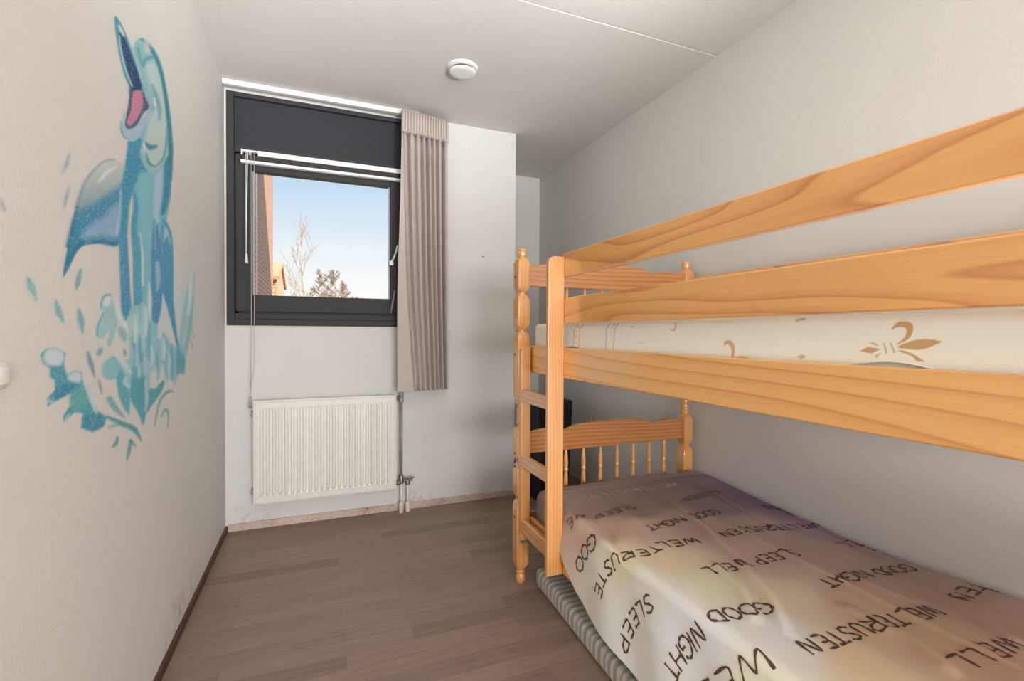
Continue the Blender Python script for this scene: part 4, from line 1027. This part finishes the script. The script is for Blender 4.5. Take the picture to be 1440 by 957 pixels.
        put(stroke(K([(x, y0), (x+6, (y0+y1)/2), (x+2, y1)]), [.6, wd, wd*.6], 1.8, .8), c, .22)
    put(poly(K([(225, 690), (260, 670), (310, 680), (325, 760), (300, 940), (270, 880), (225, 800)]), 1.6, .9), (82, 166, 182), .14)
    put(poly(K([(140, 600), (180, 640), (215, 760), (212, 880), (170, 820), (145, 720)]), 1.6, .9), (92, 172, 186), .2)
    put(stroke(K([(195, 670), (190, 700), (215, 720)]), [2, 3.2, 2], 1.6, .8), (188, 220, 222), .2)
    put(poly(K([(60, 620), (75, 570), (130, 545), (165, 600), (150, 650), (110, 685), (70, 670)]), 2, .9), (140, 196, 200), .25)
    put(stroke(K([(140, 500), (150, 540), (190, 600)]), [3.4, 3.2, 2.6], 2, .85), (220, 224, 224))
    put(stroke(K([(190, 580), (205, 620), (225, 640)]), [3, 3.5, 2], 2, .8), (206, 222, 224))
    put(poly(K([(330, 740), (370, 730), (410, 685), (422, 700), (400, 760), (350, 830), (322, 870)]), 1.2, .95), (88, 168, 178), .1)
    put(stroke(K([(312, 690), (318, 800), (308, 860)]), [2, 2.4, .8], 1.4, .8), (196, 216, 216))
    put(stroke(K([(365, 950), (382, 850), (410, 780), (450, 748), (472, 752)]), [.8, 1.5, 2, 2.2, .8], 1, .9), (112, 176, 178), .1)
    put(stroke(K([(402, 900), (420, 862), (436, 860), (445, 900), (440, 960)]), [.8, 1.8, 1.8, 1.2, .5], 1, .9), (116, 172, 174))
    # upper left blob
    put(poly(K([(60, 200), (80, 180), (120, 195), (130, 230), (150, 330), (140, 380), (110, 480), (85, 470), (95, 400), (60, 440), (25, 430), (30, 370), (65, 290), (52, 240)]), 1.6, .9), (152, 202, 206), .32)
    put(poly(K([(62, 215), (85, 190), (110, 205), (98, 240), (70, 250)]), 2.2, .9), (222, 226, 226), .2)
    put(stroke(K([(56, 270), (50, 235), (70, 192), (110, 182)]), [.9, 1.2, 1.2, .8], .9, .9), (110, 172, 184))
    put(stroke(K([(28, 425), (30, 370), (65, 290)]), [1, 1.4, 1], 1, .85), (104, 170, 182))
    put(stroke(K([(130, 200), (160, 310), (205, 390)]), [2.5, 4, 2], 2, .85), (216, 226, 228), .2)
    put(poly(K([(150, 370), (185, 380), (205, 430), (190, 460), (160, 430)]), 2, .85), (132, 192, 198), .25)
    put(poly(K([(30, 500), (50, 490), (60, 510), (45, 545), (25, 530)]), 1.2, .85), (140, 178, 196), .3)
    put(poly(K([(185, 500), (198, 510), (195, 540), (182, 530)]), 1.4, .7), (150, 180, 190), .2)
    # ---- curling wave at the lower left and the drops
    wave = D([(85, 440), (110, 415), (160, 410), (200, 435), (192, 490), (205, 530), (240, 510), (272, 520), (278, 575), (300, 575), (320, 650), (345, 695), (385, 720), (370, 765), (320, 790), (265, 770), (275, 705), (240, 700), (190, 745), (185, 720), (225, 660), (220, 615), (170, 640), (118, 675), (112, 640), (150, 600), (150, 560), (128, 540), (130, 505), (95, 480)])
    put(poly(wave, 1.4, 1, False), (84, 160, 178), .22)
    put(poly(D([(215, 620), (270, 580), (310, 640), (260, 690), (225, 690)]), 3, .8), (104, 178, 172), .2)
    put(poly(D([(110, 425), (155, 412), (190, 440), (180, 485), (130, 490), (100, 465)]), 3, .9), (214, 226, 228), .2)
    put(poly(D([(208, 540), (240, 515), (268, 530), (262, 565), (225, 560)]), 2.5, .9), (210, 222, 226), .2)
    put(stroke(D([(290, 575), (315, 640), (335, 700)]), [3, 3.6, 2], 1.8, .85), (204, 220, 226), .3)
    put(stroke(D([(122, 650), (140, 655)]), [2.6, 2], 1.6, .8), (196, 210, 216))
    put(stroke(D([(196, 735), (212, 715)]), [2, 2.6], 1.6, .8), (176, 200, 206))
    put(poly(D([(150, 610), (200, 570), (240, 585), (215, 615), (160, 645)]), 2.5, .8), (64, 136, 172), .2)
    put(poly(D([(280, 720), (330, 705), (370, 735), (355, 770), (300, 775)]), 3, .8), (66, 146, 170), .3)
    put(stroke(D([(385, 720), (450, 750), (505, 775), (540, 830)]), [2.2, 3.8, 4.2, .6], 1.3, .95), (86, 160, 164), .12)
    put(stroke(D([(395, 765), (430, 755)]), [2.5, 2.5], 2, .7), (120, 180, 182), .2)
    for L, wd, c in (([(30, 95), (45, 140), (68, 195)], [2.2, 5.5, 1], (120, 184, 184)), ([(265, 60), (258, 100), (245, 150)], [1.6, 4, 1.4], (124, 178, 184)), ([(155, 200), (168, 250), (192, 300)], [2.2, 5, 1], (120, 176, 186)), ([(258, 240), (268, 290), (276, 350)], [2, 5, .8], (112, 172, 180)),
                      ([(298, 430), (312, 480), (330, 545)], [1.8, 4, .6], (110, 150, 164)), ([(348, 555), (356, 590), (362, 620)], [.8, 2.2, .6], (120, 154, 162)), ([(345, 435), (355, 425)], [3.2, 3.2], (126, 172, 186)), ([(432, 818), (424, 840), (408, 856)], [2.6, 3, .8], (84, 150, 158)), ([(492, 828), (510, 850)], [2.4, 1.4], (88, 156, 160)), ([(490, 830), (484, 870), (474, 915)], [2.2, 3, .8], (92, 156, 160)), ([(395, 640), (420, 680), (465, 725)], [4.5, 4.5, .8], (104, 174, 182)), ([(462, 425), (466, 440)], [2, 2.4], (140, 172, 184))):
        put(stroke(D(L), wd, 1.3, .85), c, .3)
    for L, wd in (([(118, 155), (105, 215), (78, 275)], [.8, 3.2, .8]), ([(120, 355), (100, 430), (85, 490)], [.8, 3, .8]), ([(195, 860), (175, 920), (165, 960)], [.6, 3.2, 3])):
        put(stroke(B(L), wd, 1.4, .75), (128, 170, 172), .3)
    put(stroke([(0.5, 279), (4, 290), (7, 297)], [1.5, 3.5, 1], 1.5, .6), (150, 170, 172), .2)
    for a, b in ((580, 370), (575, 440)): put(stroke(K([(a, b), (a+14, b+60)]), [.4, .9], .8, .6), (120, 160, 170))
    put(stroke(K([(560, 60), (590, 30)]), [.4, 1.4], 1.2, .4), (190, 210, 214))
    # keep only the painted cells
    ny, nz_ = U.shape; keep = alpha > .03
    cell = keep[:-1, :-1] | keep[1:, :-1] | keep[:-1, 1:] | keep[1:, 1:]
    idx = -np.ones(U.shape, int); used = np.zeros(U.shape, bool)
    used[:-1, :-1] |= cell; used[1:, :-1] |= cell; used[:-1, 1:] |= cell; used[1:, 1:] |= cell
    idx[used] = np.arange(used.sum()); ii, jj = np.nonzero(cell)
    F = np.stack([idx[ii, jj], idx[ii+1, jj], idx[ii+1, jj+1], idx[ii, jj+1]], 1)
    o = newobj('dolphin_mural', P[used], F.tolist(), M['mural']); set_attr(o, 'pattern', np.clip(col[used], 0, 1))
    return o
def mural_mat():
    t = NT('mural_paint'); a = t.n('ShaderNodeAttribute', attribute_name='pattern'); t.col(a.outputs['Color']).set(Roughness=0.8)
    t.b.inputs['Specular IOR Level'].default_value = 0.25; t.bump(t.noise(t.mapping(), 95, 3, .6), .22, .006); return t.m
M['mural'] = mural_mat()
tag(mural(), 'blue airbrushed dolphin leaping out of splashing water, painted on the left wall', 'mural')
